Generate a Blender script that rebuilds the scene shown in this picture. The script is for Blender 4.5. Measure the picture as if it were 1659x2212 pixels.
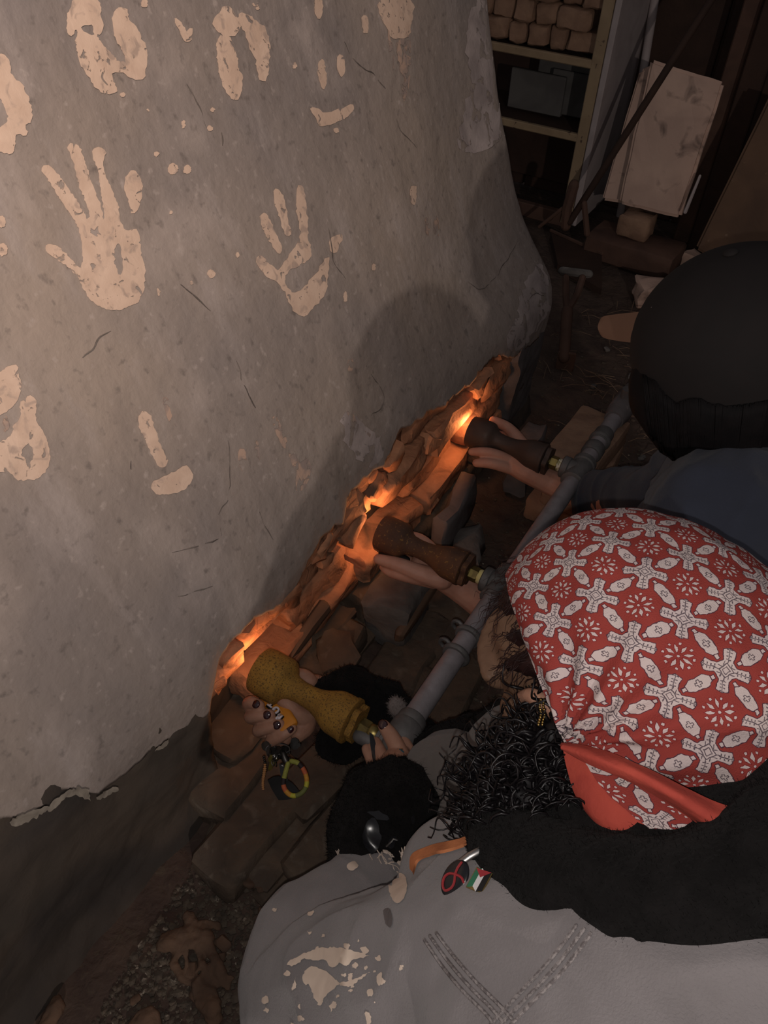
import bpy, bmesh, math, random
import numpy as np
from mathutils import Vector, Matrix, noise
from mathutils.bvhtree import BVHTree
from mathutils.geometry import delaunay_2d_cdt

random.seed(7)
noise.seed_set(3)
for o in list(bpy.data.objects):
    bpy.data.objects.remove(o)
SC = bpy.context.scene
COL = SC.collection

# ------------------------------------------------------------------ camera
F, CX, CY = 1700.0, 829.5, 1106.0
CAM = Vector((0, 0, 1.2))
AX = (Vector((0.853, 0.520, 0.036)), Vector((0.381, -0.574, -0.725)), Vector((-0.357, 0.633, -0.687)))
fw = AX[2].normalized()
rt = (AX[0] - fw * AX[0].dot(fw)).normalized()
dn = fw.cross(rt).normalized()

cam = bpy.data.cameras.new('camera')
cam.sensor_fit = 'VERTICAL'
cam.sensor_height = 36.0
cam.sensor_width = 27.0
cam.lens = F / 2212.0 * 36.0
cam.clip_start = 0.02
camo = bpy.data.objects.new('camera', cam)
COL.objects.link(camo)
m = Matrix((rt, -dn, -fw)).transposed().to_4x4()
m.translation = CAM
camo.matrix_world = m
SC.camera = camo

# ------------------------------------------------------------------ world, lights, exposure
SC.view_settings.view_transform = 'Standard'
SC.view_settings.look = 'None'
SC.view_settings.gamma = 1.0
SC.view_settings.use_curve_mapping = False
SC.view_settings.exposure = 0.0
wd = bpy.data.worlds.new('dim_room')
SC.world = wd
wd.use_nodes = True
wd.node_tree.nodes['Background'].inputs[0].default_value = (0.9, 0.86, 0.9, 1)
wd.node_tree.nodes['Background'].inputs[1].default_value = 0.125


def lamp(name, loc, power, color, radius, kind='POINT'):
    l = bpy.data.lights.new(name, kind)
    l.energy = power
    l.color = color
    l.shadow_soft_size = radius
    o = bpy.data.objects.new(name, l)
    o.location = loc
    COL.objects.link(o)
    return o


# the phone's flash beside its lens
lamp('phone_flash', CAM + rt * -0.006 + dn * 0.016, 8.8, (1.0, 0.93, 0.88), 0.003)
# a work lamp standing in the room behind the right shoulder
lamp('work_lamp', Vector((1.98, -1.72, 1.60)), 88.0, (1.0, 0.88, 0.80), 0.035)


# a clip-on reflector lamp overhead, aimed at the upper part of the kiln wall
sp_ = lamp('reflector_lamp', Vector((0.22, -0.28, 1.95)), 84.0, (1.0, 0.80, 0.67), 0.05, 'SPOT')
sp_.data.spot_size = math.radians(68)
sp_.data.spot_blend = 1.0
sp_.rotation_euler = (Vector((-0.86, 0.38, 1.24)) - sp_.location).to_track_quat('-Z', 'Y').to_euler()


# ------------------------------------------------------------------ pixel helpers
def ray(px, py):
    return (rt * (px - CX) + dn * (py - CY) + fw * F).normalized()


def at(px, py, d):
    return CAM + ray(px, py) * d


def atz(px, py, z):
    v = ray(px, py)
    return CAM + v * ((z - CAM.z) / v.z)


def aty(px, py, y):
    v = ray(px, py)
    return CAM + v * (y / v.y)


def c2w(x, y, z):
    return rt * x + dn * y + fw * z


# ------------------------------------------------------------------ mesh helpers
def tagit(o, label=None, cat=None, group=None, kind=None):
    if label: o['label'] = label
    if cat: o['category'] = cat
    if group: o['group'] = group
    if kind: o['kind'] = kind
    return o


def empty(name, loc, label=None, cat=None, group=None, kind=None):
    o = bpy.data.objects.new(name, None)
    o.location = loc
    o.empty_display_size = 0.05
    COL.objects.link(o)
    return tagit(o, label, cat, group, kind)


def root_loc(p):
    """world offset of a parent: meshes carry world coordinates, Empties their location"""
    return Vector((0, 0, 0)) if p.type == 'MESH' else Vector(p.location)


def obj(name, vf, mat, parent=None, smooth=True, **tags):
    """vf = (verts, faces) in world coordinates"""
    me = bpy.data.meshes.new(name)
    me.from_pydata([tuple(v) for v in vf[0]], [], vf[1])
    me.validate()
    return objm(name, me, mat, parent, smooth, **tags)


def objm(name, me, mat, parent=None, smooth=True, **tags):
    if mat is not None:
        me.materials.clear()
        me.materials.append(mat)
    if smooth:
        me.polygons.foreach_set('use_smooth', [True] * len(me.polygons))
        if len(me.polygons) < 2500: me.set_sharp_from_angle(angle=0.75)
    o = bpy.data.objects.new(name, me)
    COL.objects.link(o)
    if parent is not None:
        o.parent = parent
        o.matrix_parent_inverse = Matrix.Translation(-root_loc(parent))
    return tagit(o, tags.get('label'), tags.get('cat'), tags.get('group'), tags.get('kind'))


def merge(parts):
    V, Fc = [], []
    for v, f in parts:
        n = len(V)
        V += list(v)
        Fc += [tuple(i + n for i in q) for q in f]
    return V, Fc


def frames(pts):
    pts = [Vector(p) for p in pts]
    T = []
    for i in range(len(pts)):
        a = pts[max(i - 1, 0)]
        b = pts[min(i + 1, len(pts) - 1)]
        t = (b - a)
        T.append(t.normalized() if t.length > 1e-9 else Vector((0, 0, 1)))
    ref = Vector((0, 0, 1)) if abs(T[0].z) < 0.9 else Vector((1, 0, 0))
    n = (ref - T[0] * ref.dot(T[0])).normalized()
    out = []
    for t in T:
        n = (n - t * n.dot(t))
        n = n.normalized() if n.length > 1e-6 else t.orthogonal().normalized()
        out.append((t, n, t.cross(n)))
    return out


def resample(pts, n):
    """Catmull-Rom through tuples of any length"""
    P = [np.array(p, float) for p in pts]
    P = [2 * P[0] - P[1]] + P + [2 * P[-1] - P[-2]]
    out = []
    segs = len(P) - 3
    for s in range(segs):
        p0, p1, p2, p3 = P[s:s + 4]
        for k in range(n):
            t = k / n
            out.append(0.5 * ((2 * p1) + (-p0 + p2) * t + (2 * p0 - 5 * p1 + 4 * p2 - p3) * t * t + (-p0 + 3 * p1 - 3 * p2 + p3) * t ** 3))
    out.append(P[-2])
    return out


def tube(pts, radii, seg=12, caps=True, closed=False, flat=1.0, nrm=None):
    """swept tube with round caps; flat squashes along the second frame axis"""
    pts = [Vector(p) for p in pts]
    if not hasattr(radii, '__len__'):
        radii = [radii] * len(pts)
    fr = frames(pts)
    if nrm is not None:
        nn = Vector(nrm)
        fr = [(t, (nn - t * nn.dot(t)).normalized(), t.cross((nn - t * nn.dot(t)).normalized())) for t, a, b in fr]
    rings = []
    if caps and not closed:
        for k in (0.15, 0.5, 0.85):
            a = math.acos(k)
            rings.append((pts[0] - fr[0][0] * radii[0] * math.sin(a) * 1.0, fr[0], radii[0] * k))
    for p, f, r in zip(pts, fr, radii):
        rings.append((p, f, r))
    if caps and not closed:
        for k in (0.85, 0.5, 0.15):
            a = math.acos(k)
            rings.append((pts[-1] + fr[-1][0] * radii[-1] * math.sin(a), fr[-1], radii[-1] * k))
    V, Fc = [], []
    for p, (t, n, b), r in rings:
        for k in range(seg):
            a = 2 * math.pi * k / seg
            V.append(p + n * (math.cos(a) * r * flat) + b * (math.sin(a) * r))
    R = len(rings)
    for i in range(R if closed else R - 1):
        j = (i + 1) % R
        for k in range(seg):
            k2 = (k + 1) % seg
            Fc.append((i * seg + k, i * seg + k2, j * seg + k2, j * seg + k))
    if not closed:
        Fc.append(tuple(range(seg))[::-1])
        Fc.append(tuple((R - 1) * seg + k for k in range(seg)))
    return V, Fc


def limb(spec, seg=14, n=5, flat=1.0, nrm=None):
    """spec: list of (point, radius), smoothly interpolated"""
    q = resample([(p[0], p[1], p[2], r) for p, r in spec], n)
    return tube([Vector(a[:3]) for a in q], [max(a[3], 1e-4) for a in q], seg, True, False, flat, nrm)


def lathe(prof, org, axis, seg=32, cap=True):
    """prof: list of (distance along axis, radius)"""
    axis = Vector(axis).normalized()
    n = axis.orthogonal().normalized()
    b = axis.cross(n)
    V, Fc = [], []
    for s, r in prof:
        for k in range(seg):
            a = 2 * math.pi * k / seg
            V.append(Vector(org) + axis * s + (n * math.cos(a) + b * math.sin(a)) * r)
    for i in range(len(prof) - 1):
        for k in range(seg):
            k2 = (k + 1) % seg
            Fc.append((i * seg + k, i * seg + k2, (i + 1) * seg + k2, (i + 1) * seg + k))
    if cap:
        Fc.append(tuple(range(seg))[::-1])
        Fc.append(tuple((len(prof) - 1) * seg + k for k in range(seg)))
    return V, Fc


def ellipsoid(c, ax, seg=24, rings=14, fn=None):
    """ax: three axis vectors (already scaled)"""
    V, Fc = [], []
    c = Vector(c)
    for i in range(rings + 1):
        th = math.pi * i / rings
        for k in range(seg):
            ph = 2 * math.pi * k / seg
            d = Vector((math.sin(th) * math.cos(ph), math.sin(th) * math.sin(ph), math.cos(th)))
            if fn: d = fn(d)
            V.append(c + ax[0] * d.x + ax[1] * d.y + ax[2] * d.z)
    for i in range(rings):
        for k in range(seg):
            k2 = (k + 1) % seg
            Fc.append((i * seg + k, (i + 1) * seg + k, (i + 1) * seg + k2, i * seg + k2))
    return V, Fc


def rbox(size, loc=(0, 0, 0), rot=None, bev=0.006, jit=0.0, cuts=0, seed=0, segs=1):
    """bevelled, slightly irregular block"""
    bm = bmesh.new()
    bmesh.ops.create_cube(bm, size=1.0)
    for v in bm.verts:
        v.co = Vector((v.co.x * size[0], v.co.y * size[1], v.co.z * size[2]))
    if bev > 0:
        bmesh.ops.bevel(bm, geom=bm.edges[:], offset=bev, segments=segs, affect='EDGES', profile=0.6)
    if cuts:
        bmesh.ops.subdivide_edges(bm, edges=[e for e in bm.edges if e.calc_length() > min(size) * 0.35], cuts=cuts, use_grid_fill=True)
    R_ = rot.to_matrix() if hasattr(rot, 'to_matrix') else (Matrix.Rotation(rot, 3, 'Z') if isinstance(rot, (int, float)) else Matrix.Identity(3))
    V = []
    for v in bm.verts:
        p = v.co.copy()
        if jit:
            nv = noise.noise_vector(p * 22 + Vector((seed * 3.1, seed * 1.7, seed)))
            p += nv * jit + noise.noise_vector(p * 75 + Vector((seed, 0, seed * 2.3))) * jit * 0.45
        V.append(R_ @ p + Vector(loc))
    Fc = [tuple(v.index for v in f.verts) for f in bm.faces]
    bm.free()
    return V, Fc


def prism(poly, z0, z1, fn=None):
    """poly: list of 2D points -> extruded slab between z0 and z1"""
    n = len(poly)
    V = [Vector((x, y, z0)) for x, y in poly] + [Vector((x, y, z1)) for x, y in poly]
    Fc = [tuple(range(n))[::-1], tuple(range(n, 2 * n))]
    for k in range(n):
        k2 = (k + 1) % n
        Fc.append((k, k2, n + k2, n + k))
    if fn: V = [fn(v) for v in V]
    return V, Fc


def sheet(rows, n=6, thick=0.0015):
    """rows: grid of world points; smooth surface with thickness"""
    g = [resample([tuple(p) for p in r], n) for r in rows]
    cols = []
    for k in range(len(g[0])):
        cols.append(resample([g[r][k] for r in range(len(g))], n))
    nu, nv = len(cols), len(cols[0])
    P = [[Vector(cols[i][j]) for j in range(nv)] for i in range(nu)]
    top, bot = [], []
    for i in range(nu):
        for j in range(nv):
            a = P[min(i + 1, nu - 1)][j] - P[max(i - 1, 0)][j]
            b = P[i][min(j + 1, nv - 1)] - P[i][max(j - 1, 0)]
            nn = a.cross(b)
            nn = nn.normalized() if nn.length > 1e-12 else Vector((0, 0, 1))
            top.append(P[i][j] + nn * thick * 0.5)
            bot.append(P[i][j] - nn * thick * 0.5)
    V = top + bot
    N = nu * nv
    Fc = []
    for i in range(nu - 1):
        for j in range(nv - 1):
            a, b, c, d = i * nv + j, (i + 1) * nv + j, (i + 1) * nv + j + 1, i * nv + j + 1
            Fc.append((a, b, c, d))
            Fc.append((N + d, N + c, N + b, N + a))
    for i in range(nu - 1):
        for j in (0, nv - 1):
            a, b = i * nv + j, (i + 1) * nv + j
            Fc.append((a, b, N + b, N + a))
    for j in range(nv - 1):
        for i in (0, nu - 1):
            a, b = i * nv + j, i * nv + j + 1
            Fc.append((a, b, N + b, N + a))
    return V, Fc


def blob(name, parts, voxel, smooth_it=4, disp=None):
    """voxel union of closed shapes -> one continuous mesh"""
    V, Fc = merge(parts)
    me = bpy.data.meshes.new(name + '_src')
    me.from_pydata([tuple(v) for v in V], [], Fc)
    o = bpy.data.objects.new(name + '_src', me)
    COL.objects.link(o)
    r = o.modifiers.new('r', 'REMESH')
    r.mode = 'VOXEL'
    r.voxel_size = voxel
    if smooth_it:
        s = o.modifiers.new('s', 'SMOOTH')
        s.factor = 0.5
        s.iterations = smooth_it
    dg = bpy.context.evaluated_depsgraph_get()
    dg.update()
    out = bpy.data.meshes.new_from_object(o.evaluated_get(dg))
    bpy.data.objects.remove(o)
    bpy.data.meshes.remove(me)
    if disp:
        nr = [v.normal.copy() for v in out.vertices]
        for v, n_ in zip(out.vertices, nr):
            v.co = v.co + n_ * disp(v.co, n_)
    out.name = name
    return out


def bvh_of(me):
    return BVHTree.FromPolygons([v.co.copy() for v in me.vertices], [tuple(p.vertices) for p in me.polygons])


def hit(bv, px, py):
    h = bv.ray_cast(CAM, ray(px, py))
    return (h[0], h[1]) if h[0] is not None else (None, None)


def inside(p, poly):
    x, y = p
    c = False
    n = len(poly)
    j = n - 1
    for i in range(n):
        xi, yi = poly[i]
        xj, yj = poly[j]
        if (yi > y) != (yj > y) and x < (xj - xi) * (y - yi) / (yj - yi + 1e-12) + xi:
            c = not c
        j = i
    return c


def ragged(poly, step, amp, seed=0, grow=0.0):
    ar = sum(poly[i][0] * poly[(i + 1) % len(poly)][1] - poly[(i + 1) % len(poly)][0] * poly[i][1] for i in range(len(poly)))
    sg = -1.0 if ar > 0 else 1.0
    out = []
    n = len(poly)
    for i in range(n):
        a, b = Vector(poly[i]), Vector(poly[(i + 1) % n])
        L = (b - a).length
        k = max(1, int(L / step))
        d = (b - a)
        nn = Vector((-d.y, d.x)).normalized() if L > 0 else Vector((0, 0))
        for q in range(k):
            p = a + d * (q / k)
            w = noise.noise(Vector((p.x * 0.11, p.y * 0.11, seed))) + 0.8 * noise.noise(Vector((p.x * 0.31, p.y * 0.31, seed + 9))) + 0.7 * noise.noise(Vector((p.x * 0.8, p.y * 0.8, seed + 4)))
            out.append((p + nn * (w * amp + sg * grow)))
    return [(p.x, p.y) for p in out]


def decal(name, poly, bv, mat, parent, off=0.0012, step=14, amp=2.0, holes=(), seed=0, edge_step=6, grow=0.0):
    """a thin layer of paint lying on a surface, cut to an outline"""
    def soft(pp):
        if len(pp) < 4: return pp
        n_ = len(pp)
        q = resample([pp[-2], pp[-1]] + list(pp) + [pp[0], pp[1]], 3)
        return [(a[0], a[1]) for a in q[6:6 + 3 * n_]]
    poly = soft(poly)
    holes = [soft(h) for h in holes]
    pl = ragged(poly, edge_step, amp, seed, grow) if amp else list(poly)
    hl = [ragged(h, edge_step, amp, seed + 5) if amp else h for h in holes]
    pts, edges = [], []
    for loop in [pl] + hl:
        n0 = len(pts)
        pts += [Vector(p) for p in loop]
        edges += [(n0 + i, n0 + (i + 1) % len(loop)) for i in range(len(loop))]
    xs = [p[0] for p in pl]
    ys = [p[1] for p in pl]
    y = min(ys) + step / 2
    while y < max(ys):
        x = min(xs) + step / 2
        while x < max(xs):
            if inside((x, y), pl) and not any(inside((x, y), h) for h in hl):
                pts.append(Vector((x + random.uniform(-2, 2), y + random.uniform(-2, 2))))
            x += step
        y += step
    r = delaunay_2d_cdt(pts, edges, [], 0, 0.01)
    vv, ff = r[0], r[2]
    P, ok = [], []
    for v in vv:
        h, n_ = hit(bv, v.x, v.y)
        if h is None:
            P.append(Vector((0, 0, 0)))
            ok.append(False)
        else:
            if n_.dot(CAM - h) < 0: n_ = -n_
            P.append(h + n_ * off)
            ok.append(True)
    F2 = []
    for f in ff:
        c = sum((vv[i] for i in f), Vector((0, 0))) / len(f)
        if all(ok[i] for i in f) and max((P[f[i]] - P[f[i - 1]]).length for i in range(len(f))) < (0.10 if parent.name.startswith('kiln') else 0.028) and inside(c, pl) and not any(inside(c, h) for h in hl):
            F2.append(tuple(f))
    if not F2: return None
    par = list(range(len(P)))

    def find(i):
        while par[i] != i:
            par[i] = par[par[i]]
            i = par[i]
        return i
    for f in F2:
        for i in f[1:]: par[find(i)] = find(f[0])
    cnt = {}
    for f in F2: cnt[find(f[0])] = cnt.get(find(f[0]), 0) + 1
    big = max(cnt, key=cnt.get)
    F2 = [f for f in F2 if find(f[0]) == big]
    used = sorted({i for f in F2 for i in f})
    mp = {i: k for k, i in enumerate(used)}
    return obj(name, ([P[i] for i in used], [tuple(mp[i] for i in f) for f in F2]), mat, parent, True)


def pathline(bv, pix, off, n=6):
    out = []
    for q in resample(pix, n):
        h, n_ = hit(bv, q[0], q[1])
        if h is not None:
            if n_.dot(CAM - h) < 0: n_ = -n_
            out.append(h + n_ * off)
    return out


def fuzz(name, me, mat, parent, count, length, width=0.0005, lay=None, seed=1):
    rnd = random.Random(seed)
    areas = np.array([p.area for p in me.polygons])
    cs = np.cumsum(areas)
    V, Fc = [], []
    for i in range(count):
        p = me.polygons[int(np.searchsorted(cs, rnd.random() * cs[-1]))]
        vs = [me.vertices[k].co for k in p.vertices]
        w = [rnd.random() for _ in vs]
        s = sum(w)
        c = sum((v * (x / s) for v, x in zip(vs, w)), Vector((0, 0, 0)))
        n_ = p.normal
        d = (n_ * 0.6 + Vector((rnd.uniform(-1, 1), rnd.uniform(-1, 1), rnd.uniform(-1, 1))) * 0.8).normalized()
        if lay is not None: d = (d + Vector(lay) * 0.6).normalized()
        L = length * rnd.uniform(0.5, 1.3)
        sd = d.orthogonal().normalized() * width
        sd2 = d.cross(sd)
        k = len(V)
        bend = Vector((rnd.uniform(-1, 1), rnd.uniform(-1, 1), rnd.uniform(-1, 1))) * L * 0.3
        V += [c - n_ * 0.001 + sd, c - n_ * 0.001 - sd * 0.5 + sd2, c - n_ * 0.001 - sd * 0.5 - sd2, c + d * L * 0.6 + sd * 0.6, c + d * L * 0.6 - sd * 0.6, c + d * L + bend]
        Fc += [(k, k + 3, k + 4), (k, k + 4, k + 2), (k + 3, k + 5, k + 4), (k + 1, k + 3, k)]
    return obj(name, (V, Fc), mat, parent, False, kind='stuff')


# ------------------------------------------------------------------ materials
def mat(name, c1, c2=None, rough=0.8, scale=8.0, detail=5.0, bump=0.0, bscale=60.0, metal=0.0, spec=0.3, ramp=(0.35, 0.65), c3=None, s3=40.0, r3=(0.55, 0.68), emit=None, sheen=0.0, coat=0.0, sss=0.0, dist=0.6, wear=None):
    mt = bpy.data.materials.new(name)
    mt.use_nodes = True
    nt = mt.node_tree
    N, L = nt.nodes, nt.links
    b = N['Principled BSDF']
    b.inputs['Roughness'].default_value = rough
    b.inputs['Metallic'].default_value = metal
    b.inputs['Specular IOR Level'].default_value = spec
    if sheen:
        b.inputs['Sheen Weight'].default_value = sheen
        b.inputs['Sheen Roughness'].default_value = 0.6
    if coat:
        b.inputs['Coat Weight'].default_value = coat
        b.inputs['Coat Roughness'].default_value = 0.08
    if sss:
        b.inputs['Subsurface Weight'].default_value = sss
        b.inputs['Subsurface Radius'].default_value = (0.006, 0.0025, 0.0012)
        b.inputs['Subsurface Scale'].default_value = 0.6
    tc = N.new('ShaderNodeTexCoord')
    if c2 is None: c2 = tuple(min(1, x * 0.75) for x in c1)

    def nz(sc, de=detail, di=dist):
        n = N.new('ShaderNodeTexNoise')
        n.inputs['Scale'].default_value = sc
        n.inputs['Detail'].default_value = de
        n.inputs['Distortion'].default_value = di
        L.new(tc.outputs['Object'], n.inputs['Vector'])
        return n

    def rmp(src, lo, hi):
        r = N.new('ShaderNodeMapRange')
        r.inputs['From Min'].default_value = lo
        r.inputs['From Max'].default_value = hi
        L.new(src, r.inputs['Value'])
        return r.outputs['Result']

    def mix(f, a, bb):
        x = N.new('ShaderNodeMix')
        x.data_type = 'RGBA'
        L.new(f, x.inputs['Factor'])
        for s, v in ((x.inputs[6], a), (x.inputs[7], bb)):
            if isinstance(v, tuple): s.default_value = (*v[:3], 1)
            else: L.new(v, s)
        return x.outputs[2]
    col = mix(rmp(nz(scale).outputs['Fac'], *ramp), c1, c2)
    if c3 is not None:
        col = mix(rmp(nz(s3, 6.0).outputs['Fac'], *r3), col, c3)
    L.new(col, b.inputs['Base Color'])
    if bump:
        bp = N.new('ShaderNodeBump')
        bp.inputs['Strength'].default_value = 1.0
        bp.inputs['Distance'].default_value = bump
        L.new(nz(bscale, 8.0).outputs['Fac'], bp.inputs['Height'])
        L.new(bp.outputs['Normal'], b.inputs['Normal'])
    if emit:
        b.inputs['Emission Color'].default_value = (*emit[0], 1)
        b.inputs['Emission Strength'].default_value = emit[1]
    if wear:
        L.new(rmp(nz(wear[0], 6.0).outputs['Fac'], wear[1] + 0.02, wear[1] - 0.02), b.inputs['Alpha'])
    return mt


class X:
    """tiny node-expression helper"""
    nt = None

    def __init__(s, v): s.v = v

    @staticmethod
    def op(o, *a):
        n = X.nt.nodes.new('ShaderNodeMath')
        n.operation = o
        for i, q in enumerate(a):
            q = q.v if isinstance(q, X) else q
            if isinstance(q, (int, float)): n.inputs[i].default_value = q
            else: X.nt.links.new(q, n.inputs[i])
        return X(n.outputs[0])

    def __add__(s, o): return X.op('ADD', s, o)
    __radd__ = __add__
    def __sub__(s, o): return X.op('SUBTRACT', s, o)
    def __rsub__(s, o): return X.op('SUBTRACT', o, s)
    def __mul__(s, o): return X.op('MULTIPLY', s, o)
    __rmul__ = __mul__
    def __truediv__(s, o): return X.op('DIVIDE', s, o)
    def __lt__(s, o): return X.op('LESS_THAN', s, o)
    def __gt__(s, o): return X.op('GREATER_THAN', s, o)
    def abs(s): return X.op('ABSOLUTE', s)
    def frac(s): return X.op('FRACT', s)
    def max(s, o): return X.op('MAXIMUM', s, o)
    def min(s, o): return X.op('MINIMUM', s, o)
    def sqrt(s): return X.op('SQRT', s)


def scarf_mat():
    mt = bpy.data.materials.new('printed_red_cotton')
    mt.use_nodes = True
    nt = mt.node_tree
    X.nt = nt
    N, L = nt.nodes, nt.links
    b = N['Principled BSDF']
    b.inputs['Roughness'].default_value = 0.85
    b.inputs['Specular IOR Level'].default_value = 0.15
    uv = N.new('ShaderNodeUVMap')
    wob = N.new('ShaderNodeTexNoise')
    wob.inputs['Scale'].default_value = 9.0
    wob.inputs['Detail'].default_value = 3.0
    L.new(uv.outputs['UV'], wob.inputs['Vector'])
    sx = N.new('ShaderNodeSeparateXYZ')
    L.new(uv.outputs['UV'], sx.inputs[0])
    sw = N.new('ShaderNodeSeparateColor')
    L.new(wob.outputs['Color'], sw.inputs[0])
    a = X(sx.outputs[0]) + (X(sw.outputs[0]) - 0.5) * 0.06
    c = X(sx.outputs[1]) + (X(sw.outputs[1]) - 0.5) * 0.06
    A = ((a + 0.5).frac() - 0.5).abs()
    B = ((c + 0.5).frac() - 0.5).abs()
    d = (A + B) * 0.7071
    e = (A - B).abs() * 0.7071
    mx = A.max(B)
    r0 = (A * A + B * B).sqrt()
    # star with four leaf arms
    arm = (e - 0.074 - (d - 0.17).max(0.0) * 0.10).max(d + e * 0.45 - 0.385)
    star = arm.min(mx - 0.165)
    # lozenges on both lattice directions
    def loz(p, q):
        la = 0.5 - p
        return ((q + (la - 0.12).max(0.0) * 0.62 - 0.100).max(la - 0.205)).min((q - 0.026).max((la - 0.250).abs() - 0.030))
    lz = loz(A, B).min(loz(B, A))
    # rosette
    ca, cb = 0.5 - A, 0.5 - B
    r = (ca * ca + cb * cb).sqrt()
    th = X.op('ARCTAN2', cb, ca) / (math.pi / 4)
    m1 = (th.frac() - 0.5).abs() * (math.pi / 4)
    m2 = ((th + 0.5).frac() - 0.5).abs() * (math.pi / 4)
    pet = (m1 * r + (r - 0.145).abs() * 0.40 - 0.030)
    dot = ((m2 * r) * 1.0).max((r - 0.222).abs()) - 0.019
    cen = r - 0.020
    ros = pet.min(dot).min(cen)
    allw = star.min(lz)
    white = (allw < 0.0)
    rosw = (ros < 0.0)
    lw = 0.0085
    outl = (allw < 0.014) - white
    rout = (ros < 0.010) - rosw
    # ink lines inside the white shapes
    sq = ((mx - 0.085).abs() < lw).max((mx - 0.045).abs() < lw * 0.8)
    vein = (e < 0.007) * (d > 0.155)
    comb = ((d * 17.0).frac() < 0.30) * (d > 0.17) * (e < 0.045) * (e > 0.012)
    tick = ((mx > 0.095) * (((A - B) * 12.0).frac() < 0.25) * (mx < 0.14))
    def cross(p, q):
        la = 0.5 - p
        k = (la.max(q * 1.0) < 0.058) * ((la.min(q) - 0.020).abs() < lw * 0.8)
        k2 = (((la.max(q)) - 0.058).abs() < lw * 0.8) * (la.min(q) < 0.024)
        return k.max(k2)
    ink = (((sq.max(vein)).max(comb)).max(tick) * (star < 0.0)).max((cross(A, B).max(cross(B, A))) * (lz < 0.0))
    ink = ink.max(outl)
    big = N.new('ShaderNodeTexNoise')
    big.inputs['Scale'].default_value = 1.2
    big.inputs['Detail'].default_value = 6.0
    L.new(uv.outputs['UV'], big.inputs['Vector'])

    def mix(f, p, q):
        x = N.new('ShaderNodeMix')
        x.data_type = 'RGBA'
        f = f.v if isinstance(f, X) else f
        if isinstance(f, (int, float)): x.inputs['Factor'].default_value = f
        else: L.new(f, x.inputs['Factor'])
        for s, v in ((x.inputs[6], p), (x.inputs[7], q)):
            if isinstance(v, tuple): s.default_value = (*v[:3], 1)
            else: L.new(v, s)
        return x.outputs[2]
    red = mix(big.outputs['Fac'], (0.315, 0.052, 0.042), (0.235, 0.036, 0.031))
    wht = mix(big.outputs['Fac'], (0.60, 0.50, 0.46), (0.48, 0.39, 0.40))
    cc = mix(rout * 0.75, red, (0.16, 0.012, 0.020))
    cc = mix(rosw, cc, wht)
    cc = mix(white, cc, wht)
    cc = mix(ink * 0.86, cc, (0.045, 0.028, 0.045))
    L.new(cc, b.inputs['Base Color'])
    wv = N.new('ShaderNodeTexNoise')
    wv.inputs['Scale'].default_value = 40.0
    wv.inputs['Detail'].default_value = 4.0
    L.new(uv.outputs['UV'], wv.inputs['Vector'])
    bp = N.new('ShaderNodeBump')
    bp.inputs['Distance'].default_value = 0.0006
    L.new(wv.outputs['Fac'], bp.inputs['Height'])
    L.new(bp.outputs['Normal'], b.inputs['Normal'])
    return mt


def plaster_mat():
    mt = mat('kiln_plaster', (0.335, 0.272, 0.232), (0.228, 0.196, 0.186), 0.93, 2.6, 9, 0.0026, 46, c3=(0.40, 0.335, 0.305), s3=7, r3=(0.55, 0.80), ramp=(0.33, 0.66), dist=0.15)
    nt = mt.node_tree
    N, L = nt.nodes, nt.links
    b = N['Principled BSDF']
    src = b.inputs['Base Color'].links[0].from_socket
    tc = N.new('ShaderNodeTexCoord')
    mp = N.new('ShaderNodeMapping')
    mp.inputs['Scale'].default_value = (8.0, 11.0, 2.2)
    L.new(tc.outputs['Object'], mp.inputs['Vector'])
    n1 = N.new('ShaderNodeTexNoise')
    n1.inputs['Scale'].default_value = 1.4
    n1.inputs['Detail'].default_value = 9.0
    n1.inputs['Roughness'].default_value = 0.65
    L.new(mp.outputs['Vector'], n1.inputs['Vector'])
    n2 = N.new('ShaderNodeTexNoise')
    n2.inputs['Scale'].default_value = 70.0
    n2.inputs['Detail'].default_value = 6.0
    L.new(tc.outputs['Object'], n2.inputs['Vector'])
    out = src
    for nz_, lo, hi, col, amt in ((n1, 0.52, 0.78, (0.20, 0.165, 0.145), 0.55), (n1, 0.46, 0.24, (0.42, 0.36, 0.34), 0.6), (n2, 0.60, 0.74, (0.13, 0.11, 0.10), 0.6), (n2, 0.38, 0.26, (0.46, 0.39, 0.36), 0.5)):
        r = N.new('ShaderNodeMapRange')
        r.inputs['From Min'].default_value = lo
        r.inputs['From Max'].default_value = hi
        r.inputs['To Max'].default_value = amt
        L.new(nz_.outputs['Fac'], r.inputs['Value'])
        x = N.new('ShaderNodeMix')
        x.data_type = 'RGBA'
        L.new(r.outputs['Result'], x.inputs['Factor'])
        L.new(out, x.inputs[6])
        x.inputs[7].default_value = (*col, 1)
        out = x.outputs[2]
    L.new(out, b.inputs['Base Color'])
    return mt


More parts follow.
